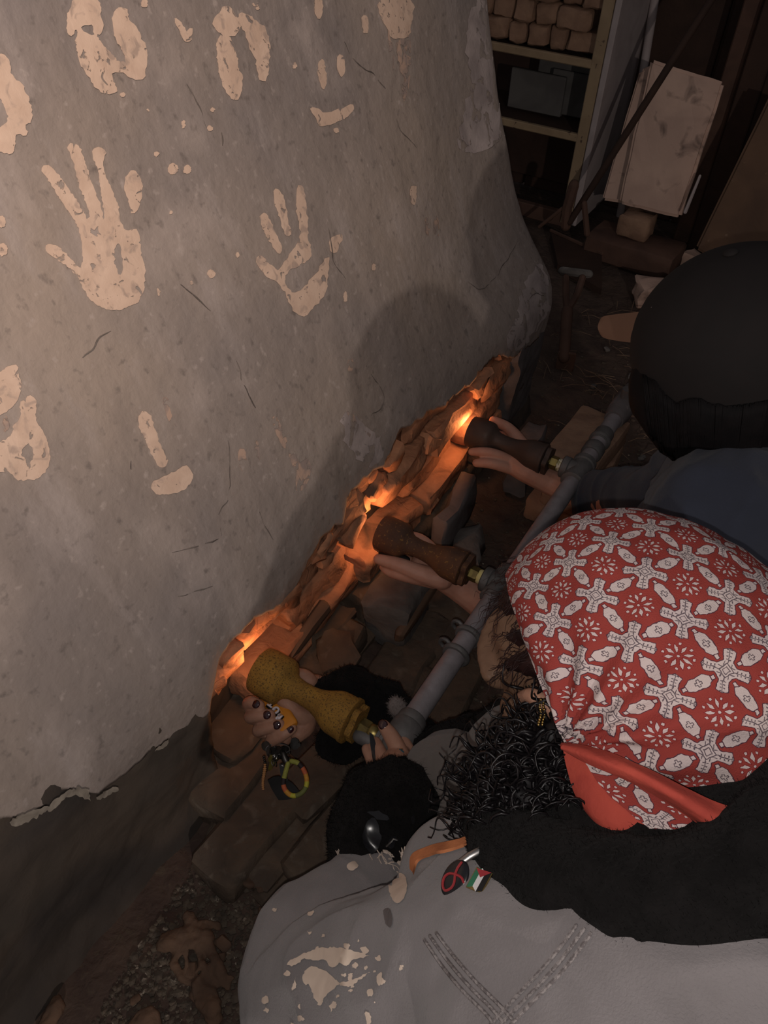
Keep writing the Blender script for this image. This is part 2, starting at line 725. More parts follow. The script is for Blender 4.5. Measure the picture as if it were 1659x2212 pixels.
M = dict(
    plaster=plaster_mat(),
    plaster_pale=mat('kiln_plaster_limewash', (0.48, 0.405, 0.385), (0.30, 0.25, 0.24), 0.92, 14.0, 8, 0.0015, 50, wear=(26.0, 0.57)),
    chip=mat('broken_plaster_edge', (0.33, 0.285, 0.235), (0.20, 0.17, 0.14), 0.92, 50.0, 8, 0.0015, 50),
    base_dark=mat('dark_base_coat', (0.062, 0.050, 0.041), (0.096, 0.072, 0.055), 0.9, 7, 8, 0.0025, 30, c3=(0.045, 0.037, 0.033), s3=4, r3=(0.45, 0.65)),
    slip=mat('pale_clay_slip', (0.66, 0.49, 0.385), (0.58, 0.42, 0.325), 0.9, 30, 8, 0.0006, 90, c3=(0.44, 0.33, 0.27), s3=60, r3=(0.56, 0.66), wear=(75.0, 0.635)),
    slip_thin=mat('worn_clay_slip', (0.46, 0.32, 0.25), (0.30, 0.235, 0.21), 0.9, 55, 8, 0.0006, 90, ramp=(0.42, 0.58), wear=(60.0, 0.52)),
    crack=mat('painted_crack_shade', (0.09, 0.075, 0.068), (0.16, 0.135, 0.12), 0.95, 60),
    brick=mat('fired_brick', (0.46, 0.225, 0.125), (0.32, 0.145, 0.080), 0.9, 22, 8, 0.004, 55, c3=(0.11, 0.07, 0.05), s3=16, r3=(0.56, 0.72)),
    brick_dirty=mat('dirty_floor_brick', (0.115, 0.080, 0.056), (0.075, 0.055, 0.042), 0.92, 20, 8, 0.003, 60, c3=(0.14, 0.11, 0.085), s3=35, r3=(0.58, 0.72)),
    brick_pale=mat('pale_fire_brick', (0.31, 0.19, 0.125), (0.22, 0.13, 0.088), 0.9, 18, 8, 0.0025, 60),
    stone=mat('grey_broken_block', (0.16, 0.145, 0.135), (0.09, 0.08, 0.075), 0.92, 16, 8, 0.003, 45),
    slate=mat('dull_grey_slab', (0.155, 0.135, 0.135), (0.10, 0.09, 0.088), 0.9, 14, 8, 0.002, 40),
    dirt=mat('dark_earth_floor', (0.090, 0.060, 0.046), (0.055, 0.036, 0.030), 0.95, 14, 10, 0.006, 45, c3=(0.085, 0.062, 0.045), s3=60, r3=(0.57, 0.7)),
    pebble=mat('grit', (0.12, 0.092, 0.068), (0.045, 0.036, 0.029), 0.9, 60, 2, ramp=(0.3, 0.7), c3=(0.30, 0.25, 0.20), s3=90, r3=(0.62, 0.68)),
    straw=mat('dry_straw', (0.20, 0.13, 0.085), (0.12, 0.08, 0.055), 0.8, 40),
    wood_dark=mat('dark_boards', (0.052, 0.028, 0.020), (0.036, 0.020, 0.015), 0.8, 9, 6, 0.001, 60),
    wood_mid=mat('brown_post', (0.11, 0.060, 0.043), (0.078, 0.043, 0.032), 0.8, 12, 6, 0.001, 60),
    wood_ply=mat('brown_plywood', (0.16, 0.095, 0.060), (0.105, 0.064, 0.044), 0.8, 6, 8, 0.001, 50, c3=(0.20, 0.13, 0.09), s3=50, r3=(0.68, 0.75)),
    paint_white=mat('chalky_white_paint', (0.40, 0.345, 0.34), (0.33, 0.28, 0.275), 0.7, 10, 6, 0.0005, 60),
    paint_cream=mat('chipped_cream_paint', (0.32, 0.235, 0.145), (0.26, 0.185, 0.115), 0.75, 14, 6, 0.0008, 60, c3=(0.09, 0.06, 0.045), s3=45, r3=(0.64, 0.70)),
    slab=mat('kiln_shelf_slab', (0.60, 0.42, 0.335), (0.50, 0.345, 0.28), 0.85, 8, 8, 0.001, 50, c3=(0.20, 0.14, 0.115), s3=17, r3=(0.58, 0.75)),
    tile_grey=mat('grey_kiln_tile', (0.115, 0.110, 0.105), (0.085, 0.080, 0.078), 0.85, 10),
    iron=mat('galvanised_pipe', (0.32, 0.29, 0.305), (0.23, 0.208, 0.215), 0.5, 25, 6, 0.0006, 120, metal=0.25, spec=0.5),
    iron_cast=mat('grey_cast_fitting', (0.15, 0.14, 0.138), (0.10, 0.096, 0.094), 0.6, 40, 6, 0.0006, 150, metal=0.2, spec=0.5),
    rust_y=mat('ochre_rusted_iron', (0.37, 0.20, 0.038), (0.25, 0.13, 0.028), 0.85, 26, 8, 0.0008, 330, c3=(0.085, 0.050, 0.020), s3=420, r3=(0.52, 0.66)),
    rust_m=mat('brown_rusted_iron', (0.155, 0.068, 0.032), (0.075, 0.040, 0.028), 0.8, 18, 8, 0.0007, 230, c3=(0.25, 0.125, 0.040), s3=170, r3=(0.60, 0.68)),
    rust_d=mat('dark_iron', (0.075, 0.048, 0.038), (0.055, 0.037, 0.031), 0.55, 18, 6, 0.0004, 150, c3=(0.13, 0.095, 0.075), s3=14, r3=(0.6, 0.8)),
    brass=mat('brass', (0.36, 0.28, 0.095), (0.20, 0.15, 0.06), 0.38, 60, metal=0.85, spec=0.5),
    tape=mat('yellow_thread_tape', (0.75, 0.62, 0.22), (0.62, 0.55, 0.30), 0.7, 120),
    tape_w=mat('white_thread_tape', (0.72, 0.68, 0.55), (0.30, 0.28, 0.12), 0.7, 160, ramp=(0.45, 0.55)),
    steel=mat('bright_steel', (0.40, 0.385, 0.375), (0.24, 0.23, 0.22), 0.38, 60, metal=1.0, spec=0.5),
    gunmetal=mat('worn_dark_metal', (0.10, 0.095, 0.09), (0.06, 0.055, 0.05), 0.42, 50, metal=0.9, spec=0.5),
    gold=mat('gold_wire', (0.62, 0.45, 0.17), (0.45, 0.32, 0.12), 0.3, 80, metal=1.0, spec=0.5),
    skin1=mat('skin_tan', (0.42, 0.235, 0.165), (0.36, 0.185, 0.125), 0.55, 40, 5, 0.0004, 260, sss=0.15),
    skin_face=mat('skin_brown_face', (0.205, 0.120, 0.076), (0.145, 0.080, 0.050), 0.6, 40, 5, 0.0005, 200, sss=0.1),
    skin2=mat('skin_pale', (0.52, 0.285, 0.21), (0.46, 0.235, 0.17), 0.55, 40, 5, 0.0003, 260, sss=0.15),
    nail=mat('dark_plum_polish', (0.035, 0.006, 0.010), (0.028, 0.005, 0.008), 0.12, 40, spec=0.6, coat=1.0),
    denim=mat('grey_denim', (0.190, 0.172, 0.174), (0.148, 0.133, 0.134), 0.92, 16, 8, 0.0007, 520, sheen=0.25, c3=(0.215, 0.195, 0.197), s3=8, r3=(0.5, 0.75)),
    denim_seam=mat('grey_seam', (0.115, 0.10, 0.10), (0.24, 0.215, 0.21), 0.9, 420, 2, ramp=(0.4, 0.6)),
    bleach=mat('bleached_spot', (0.74, 0.61, 0.50), (0.60, 0.48, 0.395), 0.9, 40, 6),
    fray=mat('frayed_cotton', (0.56, 0.46, 0.385), (0.40, 0.32, 0.27), 0.95, 60),
    trouser=mat('grey_brown_trousers', (0.125, 0.108, 0.098), (0.098, 0.085, 0.078), 0.95, 12, 6, 0.0006, 400, sheen=0.2),
    wool=mat('black_wool', (0.0095, 0.0085, 0.0085), (0.0060, 0.0055, 0.0055), 1.0, 50, 6, 0.0025, 220, spec=0.05, sheen=0.03),
    woolfuzz=mat('black_wool_fibre', (0.0095, 0.0085, 0.0085), (0.006, 0.0055, 0.0055), 1.0, 50, spec=0.05),
    vinyl=mat('glossy_black_vinyl', (0.014, 0.014, 0.016), (0.010, 0.010, 0.012), 0.25, 50, spec=0.5),
    hair=mat('black_curly_hair', (0.008, 0.006, 0.007), (0.005, 0.004, 0.005), 0.42, 60, spec=0.4),
    hair_straight=mat('black_straight_hair', (0.0075, 0.006, 0.0065), (0.005, 0.0045, 0.005), 0.75, 60, spec=0.12),
    hair_red=mat('dark_auburn_hair', (0.026, 0.009, 0.008), (0.014, 0.006, 0.006), 0.55, 60, spec=0.25),
    scarf_plain=mat('terracotta_cotton_border', (0.43, 0.068, 0.045), (0.35, 0.050, 0.036), 0.88, 30, 6, 0.0008, 140),
    scarf=scarf_mat(),
    orange=mat('orange_webbing', (0.52, 0.19, 0.075), (0.44, 0.155, 0.065), 0.85, 90, 3, 0.0004, 300),
    navy=mat('navy_cotton', (0.024, 0.029, 0.047), (0.018, 0.022, 0.036), 0.9, 9, 6, 0.0006, 200, sheen=0.1),
    navy2=mat('dark_zip_hoodie', (0.012, 0.016, 0.024), (0.009, 0.012, 0.018), 0.9, 20),
    cap=mat('black_cap_cloth', (0.0105, 0.0080, 0.0080), (0.0085, 0.0068, 0.0068), 0.85, 20),
    brim=mat('brown_cap_brim', (0.155, 0.085, 0.055), (0.135, 0.072, 0.046), 0.7, 10),
    black=mat('matt_black_plastic', (0.008, 0.007, 0.007), (0.006, 0.005, 0.005), 0.6, 20),
    lighter=mat('orange_lighter_plastic', (0.62, 0.24, 0.030), (0.55, 0.20, 0.025), 0.3, 20, spec=0.5),
    lettering=mat('white_raised_letters', (0.72, 0.66, 0.70), (0.66, 0.60, 0.64), 0.5, 40),
    flame=mat('flame', (1, 0.5, 0.15), (1, 0.5, 0.15), 0.5, 5, emit=((1.0, 0.42, 0.12), 4.0)),
    red=mat('red_enamel', (0.30, 0.030, 0.035), (0.26, 0.025, 0.03), 0.25, 20, spec=0.5),
    green=mat('green_enamel', (0.03, 0.13, 0.07), (0.025, 0.11, 0.06), 0.25, 20, spec=0.5),
    eye=mat('eye_dark', (0.02, 0.012, 0.008), (0.015, 0.01, 0.007), 0.1, 20, spec=0.6),
    eyewhite=mat('eye_white', (0.60, 0.55, 0.50), (0.55, 0.5, 0.46), 0.25, 20, spec=0.5),
    white=mat('white_enamel', (0.60, 0.58, 0.58), (0.55, 0.53, 0.53), 0.3, 20, spec=0.5),
    turq=mat('blue_green_stone', (0.03, 0.10, 0.13), (0.02, 0.07, 0.10), 0.25, 90, spec=0.5),
    fluff=mat('white_fluff', (0.20, 0.165, 0.155), (0.15, 0.125, 0.118), 0.95, 60),
    bead=mat('amber_beads', (0.50, 0.25, 0.10), (0.36, 0.17, 0.07), 0.35, 120, spec=0.5),
    yellowcard=mat('yellow_brass_key', (0.30, 0.24, 0.06), (0.22, 0.17, 0.045), 0.35, 40, metal=0.6),
    rag=mat('dried_mud_rag', (0.135, 0.080, 0.052), (0.085, 0.052, 0.036), 0.95, 25, 8, 0.003, 60),
    print_blue=mat('blue_print_cloth', (0.20, 0.22, 0.62), (0.66, 0.62, 0.66), 0.85, 24, 2, ramp=(0.46, 0.54)),
    carab=None,
)

# ================================================================== SETTING
# ---- earth floor with uneven surface
def floor_h(x, y):
    p = Vector((x, y, 0))
    return 0.010 * noise.noise(p * 3.1) + 0.006 * noise.noise(p * 11.0) + 0.003 * noise.noise(p * 31.0) - 0.006


def grid(xs, ys, fn):
    V = [Vector((x, y, fn(x, y))) for y in ys for x in xs]
    n = len(xs)
    Fc = [(j * n + i, j * n + i + 1, (j + 1) * n + i + 1, (j + 1) * n + i) for j in range(len(ys) - 1) for i in range(n - 1)]
    return V, Fc


xs = list(np.arange(-2.6, -0.62, 0.12)) + list(np.arange(-0.62, 0.3, 0.012)) + list(np.arange(0.3, 2.6, 0.1))
ys = list(np.arange(-2.2, -0.1, 0.15)) + list(np.arange(-0.1, 2.0, 0.014)) + list(np.arange(2.0, 3.7, 0.05))
floor = obj('floor', grid(xs, ys, floor_h), M['dirt'], None, True, label='dark earth floor strewn with grit and rubble', kind='structure')

# ---- back wall: dark boards on posts
wb = empty('wall_back', (0.2, 3.05, 0), 'dark brown board wall behind the shelf and leaning slabs', None, None, 'structure')
for i in range(15):
    w_ = 0.29
    x0 = -1.75 + i * 0.30
    obj('board', rbox((w_, 0.02, 2.3), (x0 + w_ / 2, 3.06 + 0.004 * (i % 2), 1.15), None, 0.003, 0.002, 0, i), M['wood_dark'], wb, False)
plank_b = obj('backing', rbox((4.5, 0.01, 2.3), (0.45, 3.082, 1.15), None, 0.0), M['wood_dark'], wb, False)
wl = obj('wall_right', rbox((0.03, 5.6, 2.3), (2.55, 0.4, 1.15), None, 0.003), M['wood_dark'], None, False, label='plain dark side wall of the shed', kind='structure')


# ================================================================== KILN
SOFT = [(0.512, 0.0), (0.503, 0.20), (0.507, 0.30), (0.525, 0.365), (0.562, 0.45), (0.603, 0.55), (0.652, 0.67), (0.694, 0.77), (0.735, 0.87), (0.81, 1.08), (0.92, 1.34), (1.07, 1.55), (1.27, 1.64)]
FLARE = [(0.512, 0.0), (0.497, 0.19), (0.497, 0.31), (0.512, 0.365), (0.552, 0.407), (0.597, 0.465), (0.640, 0.545), (0.683, 0.67), (0.712, 0.77), (0.740, 0.87), (0.81, 1.08), (0.92, 1.34), (1.07, 1.55), (1.27, 1.64)]
UEND = 1.685


def curve_fn(pts):
    zz = [p[1] for p in pts]
    ww = [p[0] for p in pts]

    def f(z):
        return sum(float(np.interp(z + o, zz, ww)) for o in (-0.02, 0.0, 0.02)) / 3
    return f


fs, ff_ = curve_fn(SOFT), curve_fn(FLARE)


def S(u, z, fine=True):
    """distance of the kiln skin from the room axis"""
    k = min(max((u - 1.0) / 0.5, 0), 1)
    k = k * k * (3 - 2 * k)
    w = fs(z) * (1 - k) + ff_(z) * k
    p = Vector((u, z, 0))
    if fine:
        w += 0.010 * noise.noise(p * 3.0) + 0.0035 * noise.noise(p * 9.0 + Vector((3, 1, 4))) + 0.0011 * noise.noise(p * 27.0)
    return w


def wallhit(px, py):
    v = ray(px, py)
    t = 0.35
    while t < 4:
        q = CAM + v * t
        if -q.x > S(q.y, max(q.z, 0), True): return q
        t += 0.004
    return None


EDGE_PX = [(0, 1775), (60, 1762), (100, 1742), (130, 1712), (170, 1704), (190, 1726), (215, 1716), (270, 1682), (330, 1625), (400, 1580), (430, 1560), (455, 1545), (462, 1500), (476, 1430), (490, 1410), (520, 1372), (560, 1332), (600, 1314), (628, 1298), (642, 1268), (680, 1200), (700, 1162), (722, 1138), (745, 1128), (752, 1075), (790, 1035), (830, 1010), (845, 985), (866, 930), (890, 920), (940, 885), (960, 878), (1000, 845), (1030, 820), (1050, 790), (1080, 766), (1110, 775), (1150, 745), (1192, 710)]
ED = []
for p in EDGE_PX:
    q = wallhit(*p)
    if q is not None and (not ED or q.y > ED[-1][0] + 0.004):
        ED.append((q.y, q.z))
ED = [(-1.2, 0.46), (-0.1, 0.42)] + ED
EU, EZ = [e[0] for e in ED], [e[1] for e in ED]


def zedge(u):
    return float(np.interp(u, EU, EZ)) + 0.006 * noise.noise(Vector((u * 60, 1.3, 0))) + 0.004 * noise.noise(Vector((u * 160, 4.3, 0)))


def pathpos(s):
    """s runs along the side wall, round the far corner and across the end"""
    r = 0.07
    s1 = UEND - r
    if s <= s1: return s, 0.0
    a = (s - s1) / r
    if a < math.pi / 2: return s1 + r * math.sin(a), r * (1 - math.cos(a))
    return UEND, r + (s - s1 - r * math.pi / 2)


kiln = empty('kiln', (-1.27, 0.3, 0), 'grey plastered arched kiln covered with pale clay handprints', 'kiln')
svals = list(np.arange(-1.3, 0.0, 0.06)) + list(np.arange(0.0, 1.6, 0.008)) + list(np.arange(1.6, 1.80, 0.006)) + list(np.arange(1.80, 2.70, 0.05))


def rimdepth(u):
    if u < 0.40: return 0.010
    if u > 1.52: return 0.012
    return 0.030


V, Fc = [], []
NZ = 130
rows = None
for s in svals:
    u, off = pathpos(s)
    ze = zedge(u) if off < 0.02 else 0.2
    colv = []
    rd = rimdepth(u)
    for dz, dw in ((0.004, rd), (0.0, rd * 0.5), (-0.001, 0.004)):
        colv.append((ze + dz, S(u, ze) + dw))
    for i in range(NZ):
        t = i / (NZ - 1)
        z = ze + 0.004 + (1.10 - ze) * t
        fade = 0.004 * math.exp(-t * 25)
        colv.append((z, S(u, z) - 0.0 + fade))
    for z in np.linspace(1.12, 1.64, 18)[0:]:
        colv.append((float(z), S(u, float(z))))
    half = 1.27
    for z, w in colv:
        ww = w + off
        V.append(Vector((-min(ww, 2 * half - w), u, z)))
    # over the crown and down the far side
    for z in list(np.linspace(1.62, 0.0, 14)):
        w = S(u, float(z), False)
        V.append(Vector((-max(2 * half - w, w + off), u, float(z))))
    rows = len(colv) + 14
for i in range(len(svals) - 1):
    for j in range(rows - 1):
        a = i * rows + j
        Fc.append((a, a + rows, a + rows + 1, a + 1))
shell = obj('plaster_shell', (V, Fc), M['plaster'], kiln)
KB = bvh_of(shell.data)

# lower coat behind the broken edge
V, Fc = [], []
sv2 = [s for s in svals if s < 2.7]
NB = 44
for s in sv2:
    u, off = pathpos(s)
    if 0.42 < u < 1.50 and off < 0.02:
        rec = 0.066
    elif off >= 0.02 or u >= 1.5:
        rec = 0.008
    else:
        rec = 0.007
    ze = (zedge(u) if off < 0.02 else 0.24) + 0.05
    for i in range(NB):
        z = -0.02 + (ze + 0.02) * i / (NB - 1)
        p = Vector((u, z, 5))
        w = S(u, max(z, 0)) + rec + 0.006 * noise.noise(p * 14) + 0.003 * noise.noise(p * 40) + off
        if z < 0.05 and off < 0.02: w -= 0.018 * (0.05 - z) / 0.05
        V.append(Vector((-w, u, z)))
for i in range(len(sv2) - 1):
    for j in range(NB - 1):
        a = i * NB + j
        Fc.append((a, a + NB, a + NB + 1, a + 1))
base = obj('base_coat', (V, Fc), M['base_dark'], kiln)  # one dark brown mottled colour over the whole lower coat

KB2 = BVHTree.FromPolygons([v.co.copy() for v in shell.data.vertices] + [v.co.copy() for v in base.data.vertices], [tuple(p.vertices) for p in shell.data.polygons] + [tuple(i + len(shell.data.vertices) for i in p.vertices) for p in base.data.polygons])

# right-hand buttress of grey plaster beyond the last port
V, Fc = [], []
us = list(np.arange(1.44, 1.60, 0.010)) + [1.60 + 0.006 * i for i in range(24)]
for s in us:
    u, off = pathpos(s)
    for i in range(40):
        z = -0.015 + 0.335 * i / 39
        lim = zedge(u) + 0.01 if off < 0.03 else 0.33
        z = min(z, lim)
        p = Vector((u, z, 9))
        left = 1.44 + 0.06 * noise.noise(Vector((z * 18, 2, 0))) * 0.5
        w = S(u, max(z, 0)) + 0.004 + 0.004 * noise.noise(p * 12) + 0.002 * noise.noise(p * 36) + off
        if s < us[3]: w += 0.03 * (1 - (us.index(s)) / 3)
        V.append(Vector((-w, u + (0.02 * noise.noise(Vector((z * 22, 7, 0))) if s < us[6] else 0), z)))
for i in range(len(us) - 1):
    for j in range(39):
        a = i * 40 + j
        Fc.append((a, a + 40, a + 41, a + 1))
obj('grey_corner_coat', (V, Fc), M['slate'], kiln)

# exposed bricks along the burner ports
MU = (0.516, 0.866, 1.220)
ZB = 0.21
rb = random.Random(3)
courses = ((0.035, 0.066), (0.103, 0.064), (0.170, 0.064), (0.237, 0.066), (0.304, 0.064))
for ci, (zc, hh) in enumerate(courses):
    y = 0.43 + (0.09 if ci % 2 else 0.0)
    while y < 1.47:
        L_ = rb.uniform(0.15, 0.22)
        yc = y + L_ / 2
        y += L_ + 0.009
        if yc > 1.50: break
        top = zedge(yc)
        if zc - hh / 2 > top + 0.03: continue
        port = any(abs(yc - mu) < 0.07 for mu in MU) and ci == 2
        w = S(yc, zc) + 0.020 + rb.uniform(-0.008, 0.010)
        if ci < 2: w -= 0.016 * (2 - ci) + rb.uniform(0, 0.012)
        if port: w += 0.052
        obj('brick', rbox((0.09, L_ - 0.004, hh - 0.004), (-w - 0.045, yc, zc), Matrix.Rotation(rb.uniform(-0.06, 0.06), 3, 'Z').to_euler(), 0.006, 0.011, 4, ci * 17 + int(yc * 100), 1), M['brick'] if ci >= 1 else M['brick_dirty'], kiln, True)
# broken lumps of brick hanging on under the edge
for k in range(34):
    u = rb.uniform(0.44, 1.46)
    z = zedge(u) - rb.uniform(0.0, 0.10)
    sz = rb.uniform(0.018, 0.048)
    w = S(u, z) + rb.uniform(0.010, 0.030)
    obj('brick_chip', rbox((sz, sz * rb.uniform(1.0, 2.2), sz * rb.uniform(0.6, 1.2)), (-w - 0.012, u, z), Matrix.Rotation(rb.uniform(-0.6, 0.6), 3, 'X').to_euler(), sz * 0.16, sz * 0.32, 1, k), M['brick'], kiln, True)

# ---- clay handprints and splashes (thin slip on the plaster)
PR = {
 'a': [(100, 533), (112, 530), (128, 540), (150, 562), (172, 580), (180, 565), (178, 520), (165, 480), (145, 450), (125, 420), (105, 385), (92, 370), (98, 360), (112, 368), (135, 395), (155, 425), (178, 460), (186, 475), (195, 468), (188, 440), (170, 395), (160, 350), (147, 320), (155, 312), (170, 325), (185, 370), (200, 410), (215, 450), (220, 475), (228, 470), (222, 430), (213, 370), (205, 350), (200, 328), (210, 320), (225, 330), (218, 350), (222, 375), (240, 415), (250, 445), (256, 480), (270, 500), (290, 497), (298, 520), (302, 560), (310, 580), (305, 625), (295, 650), (275, 660), (245, 668), (215, 660), (195, 645), (180, 620), (165, 590), (145, 575), (120, 555), (103, 545)],
 'b': [(642, 410), (650, 405), (656, 430), (660, 480), (662, 520), (668, 535), (665, 560), (650, 568), (640, 575), (625, 580), (614, 595), (612, 608), (618, 622), (628, 634), (642, 632), (660, 620), (672, 602), (685, 590), (700, 565), (705, 560), (703, 600), (700, 625), (690, 645), (672, 665), (655, 680), (640, 675), (625, 650), (610, 622), (598, 606), (578, 598), (560, 575), (553, 562), (562, 555), (580, 572), (600, 586), (615, 570), (630, 545), (645, 525), (650, 500), (643, 460)],
 'c': [(160, 2), (205, 2), (215, 25), (212, 40), (218, 55), (216, 70), (205, 75), (215, 95), (235, 115), (250, 133), (262, 135), (270, 137), (272, 125), (262, 105), (250, 80), (245, 55), (245, 35), (255, 20), (270, 22), (275, 45), (290, 60), (303, 85), (315, 115), (312, 145), (305, 168), (285, 168), (265, 155), (245, 155), (240, 175), (250, 195), (225, 200), (205, 185), (185, 155), (170, 130), (168, 105), (158, 80), (147, 70), (146, 40), (155, 15)],
 'd': [(460, 45), (475, 30), (485, 15), (495, 22), (512, 40), (520, 30), (540, 40), (570, 65), (578, 100), (577, 140), (570, 172), (560, 165), (552, 130), (540, 100), (530, 70), (518, 55), (510, 70), (490, 78), (470, 65)],
 'd2': [(470, 85), (490, 80), (505, 110), (512, 150), (520, 170), (515, 205), (500, 212), (485, 190), (475, 160), (470, 120)],
 'e': [(-40, 110), (0, 120), (15, 130), (22, 165), (45, 185), (58, 215), (66, 255), (50, 270), (55, 290), (30, 290), (25, 330), (0, 325), (-30, 330), (-30, 300), (8, 272), (18, 255), (4, 215), (-30, 190)],
 'f': [(30, 920), (45, 905), (45, 870), (55, 870), (58, 860), (75, 865), (72, 905), (90, 935), (103, 980), (98, 1010), (80, 1030), (40, 1034), (15, 1015), (-20, 1020), (-20, 970), (15, 950), (30, 930)],
 'f2': [(-20, 830), (10, 800), (30, 790), (38, 815), (40, 850), (20, 880), (-20, 895)],
}
HOLES = {'a': [[(248, 535), (256, 528), (262, 560), (262, 590), (252, 588), (246, 565)]], 'c': [[(174, 60), (186, 54), (198, 58), (202, 74), (184, 72)]], 'f': [[(45, 978), (60, 958), (71, 980), (62, 1000), (50, 988)]]}
SMALL = [
 [(270, 390), (278, 374), (290, 372), (302, 388), (303, 420), (297, 445), (285, 460), (278, 430), (270, 410)],
 [(565, 465), (575, 468), (590, 500), (605, 535), (600, 545), (585, 525), (565, 485)],
 [(592, 415), (602, 413), (612, 440), (620, 480), (625, 505), (615, 505), (605, 470), (595, 440)],
 [(713, 520), (728, 510), (736, 508), (730, 530), (720, 545), (713, 535)],
 [(672, 237), (680, 235), (695, 245), (715, 243), (740, 236), (755, 228), (760, 235), (748, 250), (725, 262), (700, 270), (688, 268), (683, 255)],
 [(688, 135), (695, 132), (702, 165), (699, 190), (692, 180), (687, 155)],
 [(728, 130), (735, 122), (742, 140), (738, 165), (730, 150)],
 [(680, 2), (692, 2), (690, 40), (680, 25)],
 [(782, 40), (790, 38), (793, 65), (785, 70)],
 [(820, 2), (886, 2), (884, 50), (880, 75), (850, 82), (838, 60), (825, 40)],
 [(300, 900), (310, 889), (322, 900), (332, 930), (345, 965), (358, 1000), (345, 1008), (330, 985), (315, 950), (303, 925)],
 [(328, 1045), (345, 1035), (375, 1022), (400, 1008), (412, 1025), (408, 1045), (385, 1060), (345, 1066), (330, 1058)],
 [(888, 405), (897, 410), (893, 440), (888, 430)],
 [(376, 42), (388, 50), (402, 70), (412, 62), (410, 84), (400, 88), (390, 70)],
]
THIN = [
 [(350, 862), (362, 860), (365, 880), (378, 920), (372, 925), (358, 895)],
 [(585, 905), (597, 902), (612, 935), (622, 960), (612, 968), (598, 940)],
 [(622, 968), (636, 975), (650, 1010), (640, 1018), (627, 995)],
 [(515, 970), (526, 968), (532, 1000), (522, 1018), (514, 995)],
 [(548, 950), (556, 955), (560, 990), (550, 985)],
 [(640, 1015), (662, 990), (672, 1012), (660, 1050), (640, 1060)],
 [(748, 890), (762, 892), (768, 915), (756, 910)], [(785, 930), (800, 938), (798, 945)],
 [(752, 775), (762, 780), (760, 800), (750, 800)],
 [(935, 470), (944, 465), (948, 505), (938, 512)], [(918, 470), (926, 480), (926, 510), (918, 500)],
 [(855, 84), (884, 76), (884, 170), (872, 220), (862, 150)], [(836, 60), (846, 80), (850, 150), (842, 130)],
 [(0, 905), (12, 900), (20, 920), (0, 940)],
]
for k, (nm, pl) in enumerate(PR.items()):
    decal('handprint', pl, KB, M['slip'], kiln, 0.0014, 12, 3.0, HOLES.get(nm, ()), k, 4, 3.0)
for k, pl in enumerate(SMALL):
    decal('clay_mark', pl, KB, M['slip'], kiln, 0.0014, 10, 2.6, (), 20 + k, 4, 2.5)
for k, pl in enumerate(THIN):
    decal('clay_mark', pl, KB, M['slip_thin'], kiln, 0.0012, 10, 2.0, (), 60 + k, 5)
dots = [(372, 365, 11, 12), (403, 367, 8, 9), (455, 592, 8, 9), (310, 8, 7, 9), (337, 333, 5, 5), (395, 268, 4, 8), (452, 278, 5, 5), (457, 238, 4, 4), (318, 238, 3, 3), (264, 205, 5, 5), (512, 550, 3, 5), (635, 142, 4, 7), (342, 628, 3, 10), (412, 612, 3, 4), (806, 577, 4, 7), (745, 640, 4, 10), (555, 18, 4, 4), (368, 460, 3, 4), (550, 10, 6, 4), (2, 480, 8, 12), (4, 540, 10, 14), (725, 282, 6, 5)]
for k, (x, y, rx, ry) in enumerate(dots):
    decal('clay_mark', [(x + rx * math.cos(a), y + ry * math.sin(a)) for a in np.linspace(0, 6.283, 10)[:-1]], KB, M['slip'], kiln, 0.0014, 6, 2.2, (), 100 + k, 3, 0.5)
pale = [(1055, 0), (1090, 0), (1100, 120), (1108, 240), (1118, 330), (1080, 300), (1040, 330), (990, 320), (1000, 250), (1015, 180), (1005, 100), (1012, 30), (1030, 0)]
decal('limewash_patch', [(x, max(y, 2)) for x, y in pale], KB, M['plaster_pale'], kiln, 0.0010, 14, 7.0, (), 200, 9)
for k, pl in enumerate([[(1130, 620), (1170, 560), (1195, 560), (1205, 600), (1190, 670), (1150, 720), (1120, 760), (1090, 740), (1110, 690)], [(1020, 860), (1000, 835), (955, 872), (968, 890)], [(745, 890), (800, 930), (835, 960), (800, 1010), (770, 990), (745, 940)]]):
    decal('limewash_patch', pl, KB, M['plaster_pale'], kiln, 0.0010, 12, 9.0, (), 210 + k, 8)
# cracks: thin strips on the plaster, the shade of their depth in the colour
CR = [[(742, 92), (770, 135), (805, 160), (822, 180), (830, 190)], [(850, 235), (865, 280), (900, 318)], [(478, 285), (484, 330)], [(1100, 290), (1075, 308), (1055, 325)],
      [(1120, 520), (1105, 545), (1088, 570), (1075, 595)], [(1070, 600), (1040, 625), (1012, 610)], [(1165, 530), (1172, 570), (1190, 615)], [(1140, 650), (1155, 635), (1175, 640)],
      [(370, 1195), (430, 1180), (475, 1160), (478, 1140)], [(490, 930), (496, 1000), (494, 1070)], [(560, 1105), (572, 1140), (590, 1165)], [(470, 1110), (490, 1080)], [(180, 775), (210, 735), (238, 716)],
      [(390, 615), (420, 640), (455, 670)], [(708, 480), (720, 560), (745, 600)], [(285, 985), (282, 1040)], [(402, 180), (430, 230), (445, 275)], [(510, 780), (525, 830), (545, 870), (560, 890)], [(790, 790), (830, 860), (800, 900)], [(385, 1290), (420, 1280), (458, 1268)]]
for k, pl in enumerate(CR):
    pts = pathline(KB, [(x + 0.0, y) for x, y in pl], 0.0004, 7)
    pts = [p + noise.noise_vector(p * 60) * 0.003 for p in pts]
    if len(pts) > 2:
        n_ = len(pts)
        obj('crack', tube(pts, [0.0003 + 0.0007 * math.sin(math.pi * (i + 0.5) / n_) * random.uniform(0.5, 1.2) for i in range(n_)], 4, False), M['crack'], kiln)
